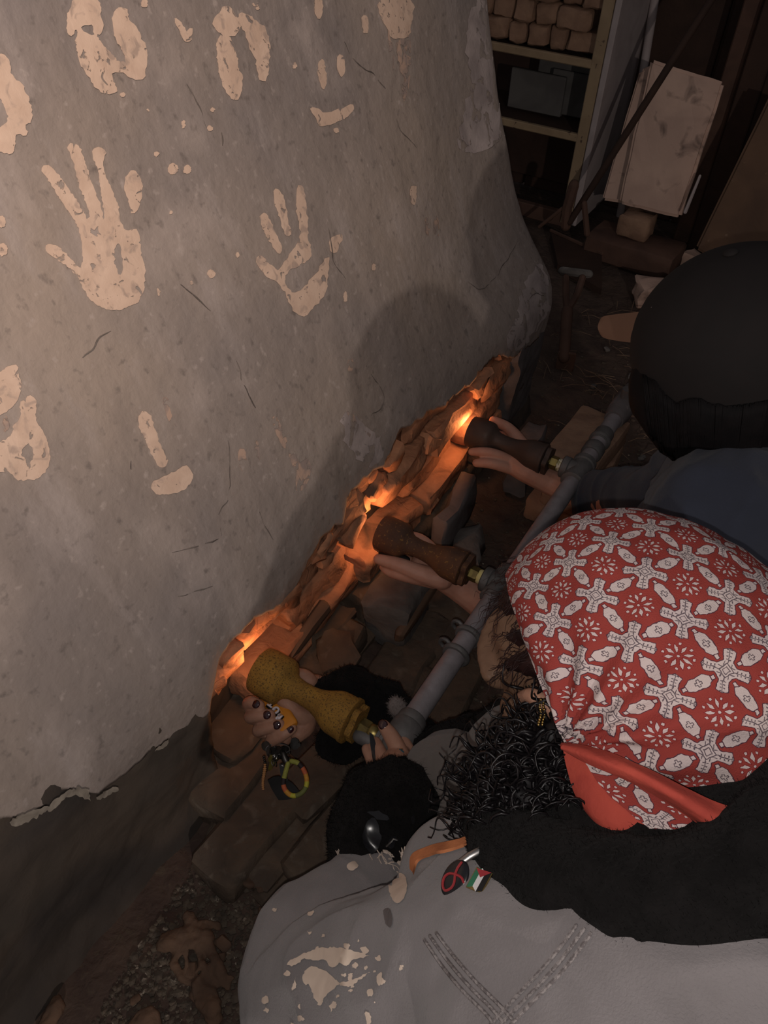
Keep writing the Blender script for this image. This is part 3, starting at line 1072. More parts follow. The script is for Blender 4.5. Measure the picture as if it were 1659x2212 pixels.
# pale broken lip along the near crack
lip = [(100, 1742), (128, 1716), (168, 1697), (186, 1705), (192, 1728), (180, 1722), (160, 1716), (130, 1730), (108, 1750)]
decal('plaster_chip', lip, KB2, M['chip'], kiln, 0.003, 8, 5.0, (), 300, 4)
decal('plaster_chip', [(205, 1722), (240, 1698), (252, 1702), (222, 1722)], KB2, M['chip'], kiln, 0.003, 8, 4.0, (), 301, 4)
decal('plaster_chip', [(20, 1768), (60, 1752), (98, 1738), (100, 1748), (66, 1768), (30, 1784)], KB2, M['chip'], kiln, 0.003, 8, 4.0, (), 302, 4)
decal('plaster_chip', [(330, 1620), (352, 1600), (362, 1596), (352, 1612)], KB2, M['chip'], kiln, 0.003, 8, 3.0, (), 303, 4)

# ================================================================== FLOOR PIECES
def flat_brick(px, py, z_top, size, rot, m_, seed, name='brick', parent=floor, tilt=0.0, jit=0.008):
    p = atz(px, py, z_top)
    e = (Matrix.Rotation(rot, 3, 'Z') @ Matrix.Rotation(tilt, 3, 'X')).to_euler()
    return obj(name, rbox(size, (p.x, p.y, z_top - size[2] / 2), e, 0.007, jit, 2, seed), m_, parent, True)


RU = 0.0
flat_brick(515, 1625, 0.050, (0.105, 0.20, 0.06), 0.05, M['brick_dirty'], 1)
flat_brick(560, 1765, 0.034, (0.085, 0.21, 0.06), -0.10, M['brick_dirty'], 2)
flat_brick(660, 1765, 0.020, (0.06, 0.24, 0.06), -0.12, M['brick_dirty'], 3)
flat_brick(690, 1660, 0.040, (0.085, 0.15, 0.06), -0.15, M['brick_dirty'], 4)
flat_brick(755, 1790, 0.030, (0.105, 0.22, 0.06), -0.10, M['brick_dirty'], 5)
flat_brick(640, 1890, 0.006, (0.07, 0.12, 0.05), -0.2, M['brick_dirty'], 6)
flat_brick(500, 1740, 0.012, (0.05, 0.12, 0.05), 0.35, M['brick_dirty'], 7)
flat_brick(705, 1400, 0.060, (0.085, 0.17, 0.06), 0.06, M['brick_dirty'], 8)
flat_brick(760, 1345, 0.020, (0.10, 0.20, 0.06), 0.03, M['brick_dirty'], 9)
flat_brick(880, 1400, 0.016, (0.10, 0.21, 0.06), 0.08, M['brick_dirty'], 10)
flat_brick(960, 1330, 0.010, (0.10, 0.19, 0.06), 0.02, M['brick_dirty'], 11)
flat_brick(830, 1500, 0.012, (0.11, 0.20, 0.06), -0.05, M['brick_dirty'], 12)
flat_brick(960, 1480, 0.008, (0.11, 0.20, 0.06), 0.1, M['brick_dirty'], 13)


def thing_block(name, px, py, z_top, size, rot, m_, seed, label, cat, tilt=0.0, group=None, jit=0.012, tilt_y=0.0):
    p = atz(px, py, z_top)
    e = (Matrix.Rotation(rot, 3, 'Z') @ Matrix.Rotation(tilt, 3, 'X') @ Matrix.Rotation(tilt_y, 3, 'Y')).to_euler()
    o = obj(name, rbox(size, (p.x, p.y, z_top - size[2] / 2), e, 0.006, jit, 2, seed), m_, None, True)
    return tagit(o, label, cat, group)


thing_block('broken_brick', 860, 1270, 0.105, (0.085, 0.115, 0.105), 0.1, M['stone'], 21, 'broken grey brick standing on the rubble under the middle burner', 'brick')
thing_block('stone_slab', 985, 1075, 0.120, (0.035, 0.17, 0.12), 0.10, M['slate'], 22, 'upright grey broken slab leaning by the kiln ports between two burners', 'slab', 0.0)
thing_block('stone_slab', 1010, 1170, 0.045, (0.06, 0.11, 0.05), 0.35, M['stone'], 23, 'rounded pale stone lying below the upright grey slab', 'stone', 0.0, jit=0.02)
thing_block('stone_slab', 1140, 955, 0.100, (0.05, 0.17, 0.10), 0.12, M['slate'], 24, 'grey wedge of plaster standing at the foot of the kiln corner', 'slab')
thing_block('plank_scrap', 905, 1300, 0.075, (0.020, 0.17, 0.03), 0.05, M['wood_ply'], 25, 'thin brown stick of wood lying under the middle burner', 'stick', jit=0.004)
thing_block('plank_scrap', 650, 1370, 0.13, (0.020, 0.16, 0.03), -0.02, M['wood_ply'], 26, 'narrow brown wood sliver leaning beside the nearest kiln port', 'stick', 0.25, jit=0.004)
thing_block('brick_fragment', 730, 1395, 0.085, (0.06, 0.09, 0.03), 0.6, M['brick_dirty'], 27, 'reddish brick fragment lying between the near and middle burners', 'brick', 0.1, jit=0.018)

# bricks carrying the far end of the pipe
def support_brick(px, py, zt, rot, seed, lab):
    p = atz(px, py, zt)
    return tagit(obj('fire_brick', rbox((0.115, 0.225, 0.062), (p.x, p.y, zt - 0.031), rot, 0.012, 0.004, 2, seed, 2), M['brick_pale']), lab, 'brick')


pb = atz(1268, 945, 0.188)
for k, (zt, dx, r_, lab) in enumerate(((0.188, 0, -0.06, 'pale orange fire brick lying right under the far stretch of pipe'), (0.125, 0.012, 0.05, 'fire brick in the middle of the small stack under the pipe'), (0.062, -0.006, -0.1, 'fire brick at the bottom of the small stack under the pipe'))):
    tagit(obj('fire_brick', rbox((0.115, 0.225, 0.0625), (pb.x + dx, pb.y, zt - 0.031), r_, 0.013, 0.004, 2, 40 + k, 2), M['brick_pale']), lab, 'brick')

# grit
parts = []
rg = random.Random(11)
for k in range(6400):
    if k < 4600:
        px, py = rg.uniform(150, 720), rg.uniform(1780, 2240)
        if px < 150 + (2240 - py) * 0.62 + 30: continue
    else:
        px, py = rg.uniform(820, 1420), rg.uniform(760, 1560)
    p = atz(px, py, 0)
    if p.x < -0.48 and p.y < 1.72: continue
    s = rg.choice((0.0013, 0.0016, 0.0021, 0.0028, 0.0042)) * rg.uniform(0.7, 1.4)
    z = floor_h(p.x, p.y)
    v, f = ellipsoid((p.x, p.y, z + s * 0.3), (Vector((s * rg.uniform(0.7, 1.5), 0, 0)), Vector((0, s * rg.uniform(0.7, 1.5), 0)), Vector((0, 0, s * 0.7))), 5, 3)
    parts.append((v, f))
obj('grit', merge(parts), M['pebble'], None, False, label='fine grit and rubble crumbs scattered over the floor', cat='grit', kind='stuff')
# straw and twigs on the floor beyond the pipe
parts = []
for k in range(150):
    px, py = rg.uniform(1150, 1460), rg.uniform(660, 1080)
    p = atz(px, py, 0.006)
    if p.x < -0.40 and p.y < 1.8: continue
    a = rg.uniform(0, 6.28)
    L_ = rg.uniform(0.02, 0.09)
    d = Vector((math.cos(a), math.sin(a), rg.uniform(-0.05, 0.12))) * L_
    parts.append(tube([p + Vector((0, 0, floor_h(p.x, p.y))), p + d * 0.5 + Vector((0, 0, 0.004)), p + d], [0.0011, 0.0012, 0.0007], 4, False))
obj('straw_litter', merge(parts), M['straw'], None, False, label='loose straw and twigs littering the floor past the pipe', cat='straw', kind='stuff')
# larger crumbs
for k in range(26):
    px, py = (rg.uniform(150, 640), rg.uniform(1860, 2200)) if k < 14 else (rg.uniform(1180, 1440), rg.uniform(700, 1060))
    p = atz(px, py, 0)
    if p.x < -0.47: continue
    s = rg.uniform(0.008, 0.018)
    obj('crumb', rbox((s * 1.4, s, s * 0.7), (p.x, p.y, floor_h(p.x, p.y) + s * 0.3), rg.uniform(0, 3), s * 0.2, s * 0.3, 0, k), M['rag'] if k < 14 else M['stone'], floor)
# crumpled rag of dried mud fibre
def rag(pxs, r0, seed, label):
    parts = []
    rr = random.Random(seed)
    for pl, rad in pxs:
        spec = []
        for (px, py) in pl:
            p = atz(px, py, 0.012)
            spec.append((Vector((p.x, p.y, max(rad * 0.45, 0.004) + rr.uniform(0, 0.008))), rad * rr.uniform(0.75, 1.25)))
        parts.append(limb(spec, 10, 5, 0.6, (0, 0, 1)))
    me = blob('rag', parts, 0.0028, 2, lambda c, n: 0.0035 * noise.noise(c * 60) + 0.002 * noise.noise(c * 150))
    return tagit(objm('crumpled_rag', me, M['rag']), label, 'rag')


rag([([(358, 2032), (380, 2022), (412, 2018), (440, 2028)], 0.0125), ([(365, 2045), (400, 2035), (430, 2035)], 0.009), ([(408, 1980), (416, 2010), (430, 2040)], 0.009), ([(418, 2000), (445, 1992), (470, 1998)], 0.006),
     ([(385, 2040), (376, 2070), (386, 2100), (410, 2118), (432, 2124)], 0.0075), ([(440, 2030), (458, 2056), (470, 2086), (490, 2128)], 0.0075), ([(425, 2050), (432, 2075), (448, 2100), (462, 2124)], 0.005), ([(400, 2050), (405, 2090), (425, 2120)], 0.004), ([(436, 2040), (440, 2070), (425, 2095)], 0.004), ([(470, 2110), (485, 2118), (498, 2112)], 0.007), ([(428, 2122), (440, 2150), (455, 2178), (462, 2196)], 0.0125), ([(440, 2130), (462, 2150), (470, 2175)], 0.007)], 0, 1, 'crumpled tan rag of dried mud lying on the grit beside the grey sleeve')
rag([([(540, 1905), (570, 1890), (565, 1915)], 0.009), ([(575, 1910), (590, 1900)], 0.007)], 0, 2, 'small tan mud lump on the grit by the floor bricks')
rag([([(95, 2212), (110, 2190), (122, 2170)], 0.013), ([(100, 2200), (92, 2230)], 0.010)], 0, 3, 'small curled tan rag against the foot of the kiln')
rag([([(290, 2208), (320, 2188), (330, 2215)], 0.013)], 0, 4, 'flat tan mud cake on the floor near the crumpled rag')

# ================================================================== BACKGROUND
YB = 2.70
# shelf unit: white upright with cream front edge, cream shelf fronts, dark behind
sh = empty('shelf_unit', (-0.98, 2.72, 0), 'white and cream painted shelf unit holding bricks and grey tiles', 'shelf')
def plank(name, size, loc, m_, par, jit=0.0, seed=0, rot=None, bev=0.003):
    return obj(name, rbox(size, loc, rot, bev, jit, 0, seed), m_, par, False)


pt = aty(1318, 0, YB)
pb_ = aty(1204, 452, YB)
xp = (pt.x + pb_.x) / 2 + 0.02
plank('upright', (0.036, 0.022, 1.75), (xp, YB + 0.0, 0.875 + 0.045), M['paint_cream'], sh)
plank('side_panel', (0.020, 0.34, 1.75), (xp + 0.030, YB + 0.16, 0.875 + 0.045), M['paint_white'], sh)
z1 = aty(1190, 122, YB).z
z2 = aty(1170, 280, YB).z
for z_ in (z1, z2):
    plank('shelf_front', (0.62, 0.02, 0.024), (xp - 0.32, YB + 0.0, z_), M['paint_cream'], sh)
    plank('shelf_board', (0.62, 0.31, 0.014), (xp - 0.32, YB + 0.165, z_ - 0.003), M['wood_dark'], sh)
plank('shelf_back', (0.64, 0.010, 1.6), (xp - 0.32, YB + 0.33, 0.85), M['wood_dark'], sh)
plank('foot_rail', (0.62, 0.03, 0.05), (xp - 0.32, YB + 0.02, 0.05), M['wood_mid'], sh)
# bricks stacked on the shelf, seen end on
rbk = random.Random(5)
zz = z1 + 0.0125
for r_ in range(4):
    x = xp - 0.022
    hgt = 0.062 + rbk.uniform(-0.003, 0.003)
    x -= 0.0 if r_ % 2 == 0 else 0.035
    for c_ in range(6):
        w_ = rbk.choice((0.062, 0.075, 0.105, 0.11))
        if x - w_ < xp - 0.52: break
        o = obj('brick', rbox((w_ - 0.006, 0.20, hgt - 0.003), (x - w_ / 2, YB + 0.115 + rbk.uniform(0, 0.025), zz + hgt / 2), rbk.uniform(-0.04, 0.04), 0.006, 0.007, 2, r_ * 10 + c_), M['brick_pale'])
        pos = ('bottom', 'second', 'third', 'fourth', 'fifth', 'top')[r_]
        nth = ('brick next to', 'second brick from', 'third brick from', 'fourth brick from', 'fifth brick from', 'sixth brick from')[c_]
        tagit(o, 'pale rough %s the white upright in the %s row on the shelf' % (nth, pos), 'brick', 'bricks stacked on the upper shelf')
        x -= w_
    zz += hgt
# grey tiles standing on the lower shelf
for k, (x0, w_, h_, yy) in enumerate(((-0.035, 0.20, 0.135, 0.16), (-0.10, 0.21, 0.150, 0.20), (-0.17, 0.20, 0.125, 0.12))):
    o = obj('kiln_tile', rbox((w_, 0.018, h_), (xp - 0.06 + x0, YB + yy, z2 + 0.013 + h_ / 2), None, 0.003, 0.002, 0, k), M['tile_grey'], None, False)
    tagit(o, ('flat grey tile on the lower shelf, nearest the white upright', 'tallest grey tile in the row on the lower shelf', 'grey tile standing foremost on the lower shelf')[k], 'tile')
# grey pipe standing right of the upright
p0, p1 = aty(1414, 2, 3.0), aty(1366, 300, 3.0)
dirp = (p0 - p1).normalized()
o = obj('metal_pole', tube([p1 - dirp * 0.30, p1, p0, p0 + dirp * 0.9], 0.014, 12), M['paint_white'])
tagit(o, 'thin whitish pole leaning upright behind the shelf unit', 'pole')
# dark rod leaning across the slabs
p0, p1 = aty(1535, 2, 2.62), aty(1238, 468, 2.50)
dirp = (p0 - p1).normalized()
o = obj('iron_rod', tube([p1 - dirp * 0.02, p1 + (p0 - p1) * 0.5, p0 + dirp * 0.5], 0.011, 10), M['wood_dark'])
tagit(o, 'long dark rod leaning diagonally across the pale slabs', 'rod')
# leaning slabs
def leaning(name, pix, y0, th, m_, label, cat, jit=0.002, lean=0.10):
    TL, TR, BR, BL = [aty(px, py, y0 + (lean if i < 2 else 0.0)) for i, (px, py) in enumerate(pix)]
    n_ = (TR - TL).cross(BL - TL).normalized()
    if n_.dot(CAM - TL) < 0: n_ = -n_
    bm = bmesh.new()
    vs = [bm.verts.new(q) for q in (TL, TR, BR, BL)] + [bm.verts.new(q - n_ * th) for q in (TL, TR, BR, BL)]
    for f in ((0, 1, 2, 3), (7, 6, 5, 4), (0, 4, 5, 1), (1, 5, 6, 2), (2, 6, 7, 3), (3, 7, 4, 0)):
        bm.faces.new([vs[i] for i in f])
    bmesh.ops.recalc_face_normals(bm, faces=bm.faces[:])
    bmesh.ops.bevel(bm, geom=bm.edges[:], offset=0.009, segments=2, affect='EDGES')
    bmesh.ops.subdivide_edges(bm, edges=[e for e in bm.edges if e.calc_length() > 0.1], cuts=5, use_grid_fill=True)
    for v in bm.verts:
        v.co += noise.noise_vector(v.co * 20) * jit
    me = bpy.data.meshes.new(name)
    bm.to_mesh(me)
    bm.free()
    o = objm(name, me, m_, None, False)
    return tagit(o, label, cat)


leaning('kiln_slab', [(1406, 128), (1566, 178), (1468, 472), (1335, 440)], 2.66, 0.03, M['slab'], 'large pale rounded kiln slab leaning against the back wall on a brick', 'slab', 0.004)
leaning('kiln_slab', [(1380, 150), (1420, 135), (1352, 440), (1298, 432)], 2.70, 0.03, M['slab'], 'pale kiln slab standing half hidden behind the large leaning slab', 'slab')
leaning('plywood_board', [(1665, 200), (1900, 260), (1760, 690), (1500, 538)], 2.60, 0.02, M['wood_ply'], 'brown plywood board leaning at the right beside the dark post', 'board', 0.001, 0.06)
p = aty(1380, 472, 2.56)
thing_block('small_brick', 1381, 463, 0.150, (0.10, 0.09, 0.07), -0.05, M['brick_pale'], 61, 'short pale brick propping up the large leaning slab', 'brick', jit=0.006)
zb_ = 0.075
q = atz(1381, 463, 0.150)
thing_block('timber_block', 1375, 515, 0.080, (0.30, 0.16, 0.08), -0.03, M['wood_mid'], 62, 'low dark timber under the short pale brick by the back wall', 'timber', jit=0.004)
# posts
def upright(pxt, pxb, y0, w_, m_, label):
    a, b = aty(*pxt, y0), aty(*pxb, y0)
    xc = (a.x + b.x) / 2
    o = obj('wall_post', rbox((w_, 0.05, 2.2), (xc, y0 + 0.025, 1.10), None, 0.004, 0.0), m_, None, False)
    return tagit(o, label, 'post')


upright((1580, 150), (1500, 430), 2.90, 0.055, M['wood_mid'], 'brown timber post standing between the large slab and the plywood')
upright((1655, 20), (1540, 480), 2.86, 0.07, M['wood_dark'], 'dark timber post standing behind the plywood board')
o = obj('pale_stick', tube([aty(1512, 380, 2.66), aty(1480, 458, 2.62)], [0.004, 0.006], 6), M['paint_white'])
tagit(o, 'short pale stick leaning beside the large slab', 'stick')
# floor plate / beam in front of the shelf
a, b, c_, d_ = atz(1190, 500, 0.03), atz(1300, 550, 0.03), atz(1300, 625, 0.02), atz(1205, 570, 0.02)
V = [a, b, c_, d_] + [Vector((q.x, q.y, 0.0)) for q in (a, b, c_, d_)]
Fb = [(0, 1, 2, 3), (7, 6, 5, 4), (0, 4, 5, 1), (1, 5, 6, 2), (2, 6, 7, 3), (3, 7, 4, 0)]
tagit(obj('steel_plate', (V, Fb), M['wood_dark'], None, False), 'dark flat plate lying on the floor before the shelf unit', 'plate')
ed = tube([a + Vector((0, 0, 0.004)), b + Vector((0, 0, 0.004))], 0.006, 6)
tagit(obj('rust_rail', ed, M['wood_mid'], None, False), 'thin rusty rail along the edge of the dark floor plate', 'rail')
# rusty foot bracket
br = empty('rusty_bracket', atz(1235, 480, 0.05), 'rusty metal bracket at the foot of the white upright', 'bracket')
for pl, r_ in (([(1240, 400), (1225, 450), (1222, 488)], 0.017), ([(1262, 440), (1266, 480), (1268, 505)], 0.010), ([(1215, 450), (1190, 470), (1165, 490)], 0.006)):
    pts = [aty(px, py, 2.50) for px, py in pl]
    obj('bracket_arm', tube(pts, r_, 8), M['wood_mid'], br)
# spade with a forked handle leaning beside the kiln
sp = empty('old_spade', atz(1225, 800, 0.0), 'old spade with a forked brown handle beside the kiln corner', 'spade')
pts = lambda l, d0, d1: [at(px, py, d0 + (d1 - d0) * i / (len(l) - 1)) for i, (px, py) in enumerate(l)]
obj('shaft', tube(pts([(1225, 672), (1222, 720), (1218, 772)], 2.30, 2.27), 0.016, 10), M['wood_mid'], sp)
obj('handle_fork', tube(pts([(1225, 672), (1245, 640), (1258, 600)], 2.30, 2.36), 0.010, 8), M['wood_mid'], sp)
obj('handle_fork', tube(pts([(1225, 672), (1222, 640), (1222, 600)], 2.30, 2.36), 0.010, 8), M['wood_mid'], sp)
obj('grip', tube(pts([(1215, 585), (1240, 588), (1272, 592)], 2.37, 2.37), 0.012, 8), M['stone'], sp)
obj('blade', rbox((0.05, 0.012, 0.09), at(1220, 790, 2.29), 0.3, 0.003), M['wood_mid'], sp)
# stone chunks near the board
thing_block('rubble_stone', 1425, 612, 0.06, (0.13, 0.10, 0.06), 0.4, M['slab'], 71, 'pale chipped stone lying behind the capped head', 'stone', jit=0.02)
thing_block('rubble_stone', 1535, 565, 0.05, (0.20, 0.05, 0.05), -0.5, M['slab'], 72, 'long pale chipped edging stone under the plywood board', 'stone', jit=0.01)

# ================================================================== GAS MANIFOLD AND BURNERS
XP = -0.255
man = empty('gas_pipe', (XP, 1.0, 0.0), 'grey iron gas pipe with tees feeding three burners', 'pipe')
yn, yf = 0.545, 1.455
obj('pipe', tube([Vector((XP, yn, ZB)), Vector((XP, (yn + yf) / 2, ZB)), Vector((XP, yf, ZB))], 0.0168, 24, False), M['iron'], man)


def collar(y, r=0.022, L_=0.016, nm='coupling', m_='iron_cast'):
    return obj(nm, lathe([(-L_ / 2, r * 0.9), (-L_ / 2 + 0.003, r), (L_ / 2 - 0.003, r), (L_ / 2, r * 0.9)], (XP, y, ZB), (0, 1, 0), 24), M[m_], man)


for y_ in (0.700, 0.742):
    collar(y_, 0.0235, 0.009, 'ring')
for y_ in (0.700, 0.742):
    obj('hook', tube([Vector((XP + 0.010 * math.cos(a) - 0.022, y_ + 0.004 + 0.001 * a, ZB + 0.004 + 0.012 * math.sin(a))) for a in np.linspace(0.4, 4.6, 9)], 0.0032, 6), M['iron_cast'], man)
collar(1.300, 0.0215, 0.030)
collar(1.340, 0.0225, 0.012, 'ring')
collar(1.352, 0.0200, 0.040)
collar(0.560, 0.0215, 0.020)
for i, mu in enumerate(MU):
    if i == 0: continue
    obj('tee', merge([lathe([(-0.038, 0.0205), (-0.036, 0.0235), (-0.024, 0.0235), (-0.022, 0.0205), (0.022, 0.0205), (0.024, 0.0235), (0.036, 0.0235), (0.038, 0.0205)], (XP, mu, ZB), (0, 1, 0), 24),
                      lathe([(0.0, 0.0195), (0.020, 0.0195), (0.022, 0.0222), (0.033, 0.0222), (0.035, 0.0200)], (XP, mu, ZB), (-1, 0, 0), 24)]), M['iron_cast'], man)
# near elbow and far valve
obj('end_elbow', merge([lathe([(0, 0.021), (0.004, 0.0235), (0.03, 0.0235), (0.034, 0.021)], (XP, 0.522, ZB), (0, 1, 0), 24), lathe([(0, 0.013), (0.022, 0.013), (0.024, 0.010), (0.048, 0.010)], (XP, MU[0], ZB), (-1, 0, 0), 20), ellipsoid((XP, 0.517, ZB), (Vector((0.022, 0, 0)), Vector((0, 0.022, 0)), Vector((0, 0, 0.022))), 16, 10)]), M['iron_cast'], man)
vy = 1.485
obj('valve_body', merge([rbox((0.05, 0.075, 0.045), (XP, vy, ZB), None, 0.008, 0.004, 0, 4), lathe([(-0.06, 0.021), (-0.03, 0.026), (0.03, 0.026), (0.075, 0.021)], (XP, vy, ZB), (0, 1, 0), 16), lathe([(0, 0.012), (0.045, 0.012)], (XP, vy, ZB), (0, 0, 1), 12)]), M['slate'], man)
obj('valve_lever', rbox((0.018, 0.11, 0.006), (XP + 0.012, vy + 0.05, ZB + 0.048), 0.25, 0.002), M['slate'], man)
obj('far_nipple', tube([Vector((XP, vy + 0.05, ZB)), Vector((XP + 0.01, vy + 0.18, ZB))], 0.014, 12), M['wood_mid'], man)


def burner(mu, m_, label, tape=None, mouth_x=-0.492, rs=1.03):
    b = empty('gas_burner', (XP - 0.12, mu, 0.0), label, 'burner')
    Lx = 0.178
    org = Vector((mouth_x, mu, ZB))
    pr = [(0.004, 0.0262), (0.0, 0.0285), (0.001, 0.0308), (0.012, 0.0320), (0.040, 0.0318), (0.046, 0.0305), (0.051, 0.0260), (0.056, 0.0205), (0.062, 0.0178), (0.074, 0.0164), (0.088, 0.0166), (0.100, 0.0178), (0.112, 0.0208), (0.122, 0.0245), (0.130, 0.0272), (0.136, 0.0284), (0.158, 0.0290), (0.1585, 0.0300), (0.164, 0.0300), (0.165, 0.0285)]
    pr = [(a, r * (1 + (rs - 1) * min(1, max(0, (r - 0.017) / 0.012)))) for a, r in pr]
    obj('burner_body', lathe(pr, org, (1, 0, 0), 40), m_, b)
    obj('bore_shade', lathe([(0.0005, 0.0001), (0.0005, 0.0260), (0.004, 0.0262)], org, (1, 0, 0), 32, False), M['black'], b)  # black disc over the mouth; the shade inside is put into its colour
    # air shutter with lobed edge
    V, Fc = [], []
    n_ = 48
    for xx in (0.167, 0.176):
        for k in range(n_):
            a = 2 * math.pi * k / n_
            r = 0.0268 + 0.0030 * math.cos(5 * a + mu * 9) - 0.0025 * max(0, math.cos(2 * a + 1))
            V.append(org + Vector((xx, math.cos(a) * r, math.sin(a) * r)))
    for k in range(n_):
        k2 = (k + 1) % n_
        Fc.append((k, k2, n_ + k2, n_ + k))
    Fc += [tuple(range(n_))[::-1], tuple(range(n_, 2 * n_))]
    obj('air_shutter', (V, Fc), m_, b, False)
    # orifice fitting
    obj('brass_fitting', merge([lathe([(0.165, 0.0075), (0.186, 0.0075)], org, (1, 0, 0), 16), lathe([(0.178, 0.0130), (0.179, 0.0136), (0.192, 0.0136), (0.194, 0.0125)], org, (1, 0, 0), 6)]), M['brass'], b, False)
    obj('thread', lathe([(0.193, 0.0115), (0.195, 0.0128), (0.202, 0.0128), (0.206, 0.0110)], org, (1, 0, 0), 20), M[tape or 'brass'], b)
    return b


burner(MU[0], M['rust_y'], 'yellow ochre rusted cast iron burner above the keys and lighter', None, -0.490, 1.15)
burner(MU[1], M['rust_m'], 'brown and orange rusted cast iron burner in the middle of the pipe', 'tape')
burner(MU[2], M['rust_d'], 'smooth dark brown cast iron burner nearest the kiln corner', 'tape_w')

# ================================================================== PEOPLE
def chain(pp, rr):
    return limb([(at(*p), r) for p, r in zip(pp, rr)], 12, 4)


def nail(tip, prev, up, w_, l_, parent, m_='nail', back=0.35, lift=0.0):
    """small domed nail lying on the back of a fingertip"""
    d = (tip - prev).normalized()
    up = (up - d * up.dot(d)).normalized()
    sd = d.cross(up)
    c = tip - d * l_ * back + up * lift
    return obj('fingernail', ellipsoid(c, (d * l_ * 0.5, sd * w_ * 0.5, up * w_ * 0.22), 14, 8), M[m_], parent)


# ------------------------------------------------------------------ person in the red headscarf
W1 = empty('person', (0.12, -0.05, 0), 'person in grey denim jacket and red patterned headscarf crouching over the near burner', 'person')
# head frame (camera x right, y down, z away)
hf = c2w(-0.85, 0.10, 0.52).normalized()
hu = c2w(-0.10, -0.80, -0.59)
hu = (hu - hf * hu.dot(hf)).normalized()
hl = hu.cross(hf)
HC = at(1285, 1425, 0.760)


def headpt(f, l, u): return HC + hf * f + hl * l + hu * u


def head_fn(d):
    # d.x forward, d.y left, d.z up : jaw narrows, face flattens
    x, y, z = d
    k = 1.0
    if z < 0:
        y *= 1 - 0.28 * (-z)
        x *= 1.0 - 0.05 * (-z) if x > 0 else 1 - 0.35 * (-z)
    if x > 0: x *= 0.94
    return Vector((x, y, z))


head_parts = [ellipsoid(HC, (hf * 0.098, hl * 0.076, hu * 0.112), 28, 18, head_fn),
              limb([(headpt(0.085, 0, 0.018), 0.010), (headpt(0.104, 0, -0.010), 0.011), (headpt(0.108, 0, -0.022), 0.012), (headpt(0.088, 0, -0.030), 0.010)], 10, 3),   # nose
              limb([(headpt(0.086, 0.026, -0.052), 0.007), (headpt(0.093, 0, -0.050), 0.009), (headpt(0.086, -0.026, -0.052), 0.007)], 8, 3),  # lips
              limb([(headpt(0.085, 0.026, -0.061), 0.006), (headpt(0.091, 0, -0.062), 0.009), (headpt(0.085, -0.026, -0.061), 0.006)], 8, 3),
              ellipsoid(headpt(0.070, 0, -0.092), (hf * 0.025, hl * 0.028, hu * 0.022), 12, 8),
              limb([(headpt(0.080, 0.050, 0.030), 0.008), (headpt(0.092, 0.020, 0.034), 0.009), (headpt(0.092, -0.020, 0.034), 0.009), (headpt(0.080, -0.050, 0.030), 0.008)], 8, 3),
              limb([(headpt(0.060, 0.055, -0.03), 0.020), (headpt(0.072, 0.040, -0.022), 0.018)], 10, 3), limb([(headpt(0.060, -0.055, -0.03), 0.020), (headpt(0.072, -0.040, -0.022), 0.018)], 10, 3)]
NECK = at(1420, 1760, 0.70)
SHL = at(1150, 2010, 0.70)     # left shoulder joint
SHR = at(1560, 1420, 0.86)     # right shoulder joint
BACK = at(1560, 2250, 0.64)
PEL = Vector((0.30, -0.22, 0.24))
ELL = at(690, 2135, 0.93)
WRL = at(850, 1668, 1.085)
ELR = at(935, 1655, 1.165)
WRR = at(705, 1505, 1.235)
body = list(head_parts)
body.append(limb([(headpt(-0.03, 0, -0.07), 0.050), (NECK, 0.052), (at(1480, 1900, 0.68), 0.06)], 14, 4))
body.append(limb([(SHL, 0.055), (at(1330, 1820, 0.74), 0.08), (SHR, 0.055)], 14, 4))
body.append(limb([(at(1400, 1850, 0.74), 0.085), (BACK + Vector((0, 0, -0.06)), 0.095), (PEL, 0.10)], 16, 5))
body.append(limb([(SHL, 0.045), (ELL, 0.036), (at(800, 1880, 1.0), 0.036), (WRL, 0.024)], 12, 5))
body.append(limb([(SHR, 0.045), (at(1230, 1560, 1.03), 0.040), (ELR, 0.034), (at(830, 1580, 1.255), 0.030), (at(760, 1525, 1.262), 0.026), (WRR, 0.024)], 12, 5))
KNL = at(985, 1655, 1.07)
KNR = at(1125, 1600, 1.03)
for kn, dx in ((KNL, -0.02), (KNR, 0.10)):
    body.append(limb([(PEL + Vector((dx, 0.02, 0)), 0.07), (kn + Vector((0.03, -0.02, -0.03)), 0.052)], 12, 5))
    foot = Vector((kn.x + 0.14, kn.y - 0.10, 0.05))
    body.append(limb([(kn + Vector((0.02, -0.01, -0.03)), 0.05), ((kn + foot) / 2 + Vector((0, 0, -0.03)), 0.045), (foot, 0.035), (foot + Vector((-0.13, 0.06, -0.01)), 0.032)], 12, 5))
bme = blob('body', body, 0.0042, 3)

# right hand: palm up under the burner, fingers closed over a lighter, palm side to the camera
dR = 1.0
palm = [limb([(WRR, 0.024), (at(670, 1490, 1.245), 0.024), (at(640, 1520, 1.243), 0.020)], 12, 4)]
mcp = [(566, 1530, 1.238), (572, 1556, 1.240), (588, 1582, 1.238), (606, 1602, 1.234)]
pip = [(538, 1523, 1.214), (541, 1549, 1.214), (558, 1578, 1.212), (586, 1600, 1.208)]
dip = [(543, 1517, 1.197), (557, 1546, 1.193), (580, 1571, 1.190), (608, 1588, 1.187)]
tip = [(560, 1524, 1.190), (583, 1544, 1.186), (604, 1565, 1.184), (630, 1574, 1.184)]
for i in range(4):
    palm.append(limb([(at(655, 1500 + i * 14, 1.246), 0.017), (at(*mcp[i]), 0.0125)], 12, 4))
    palm.append(chain([mcp[i], pip[i], dip[i], tip[i]], [0.0108, 0.0102, 0.0096, 0.0084]))
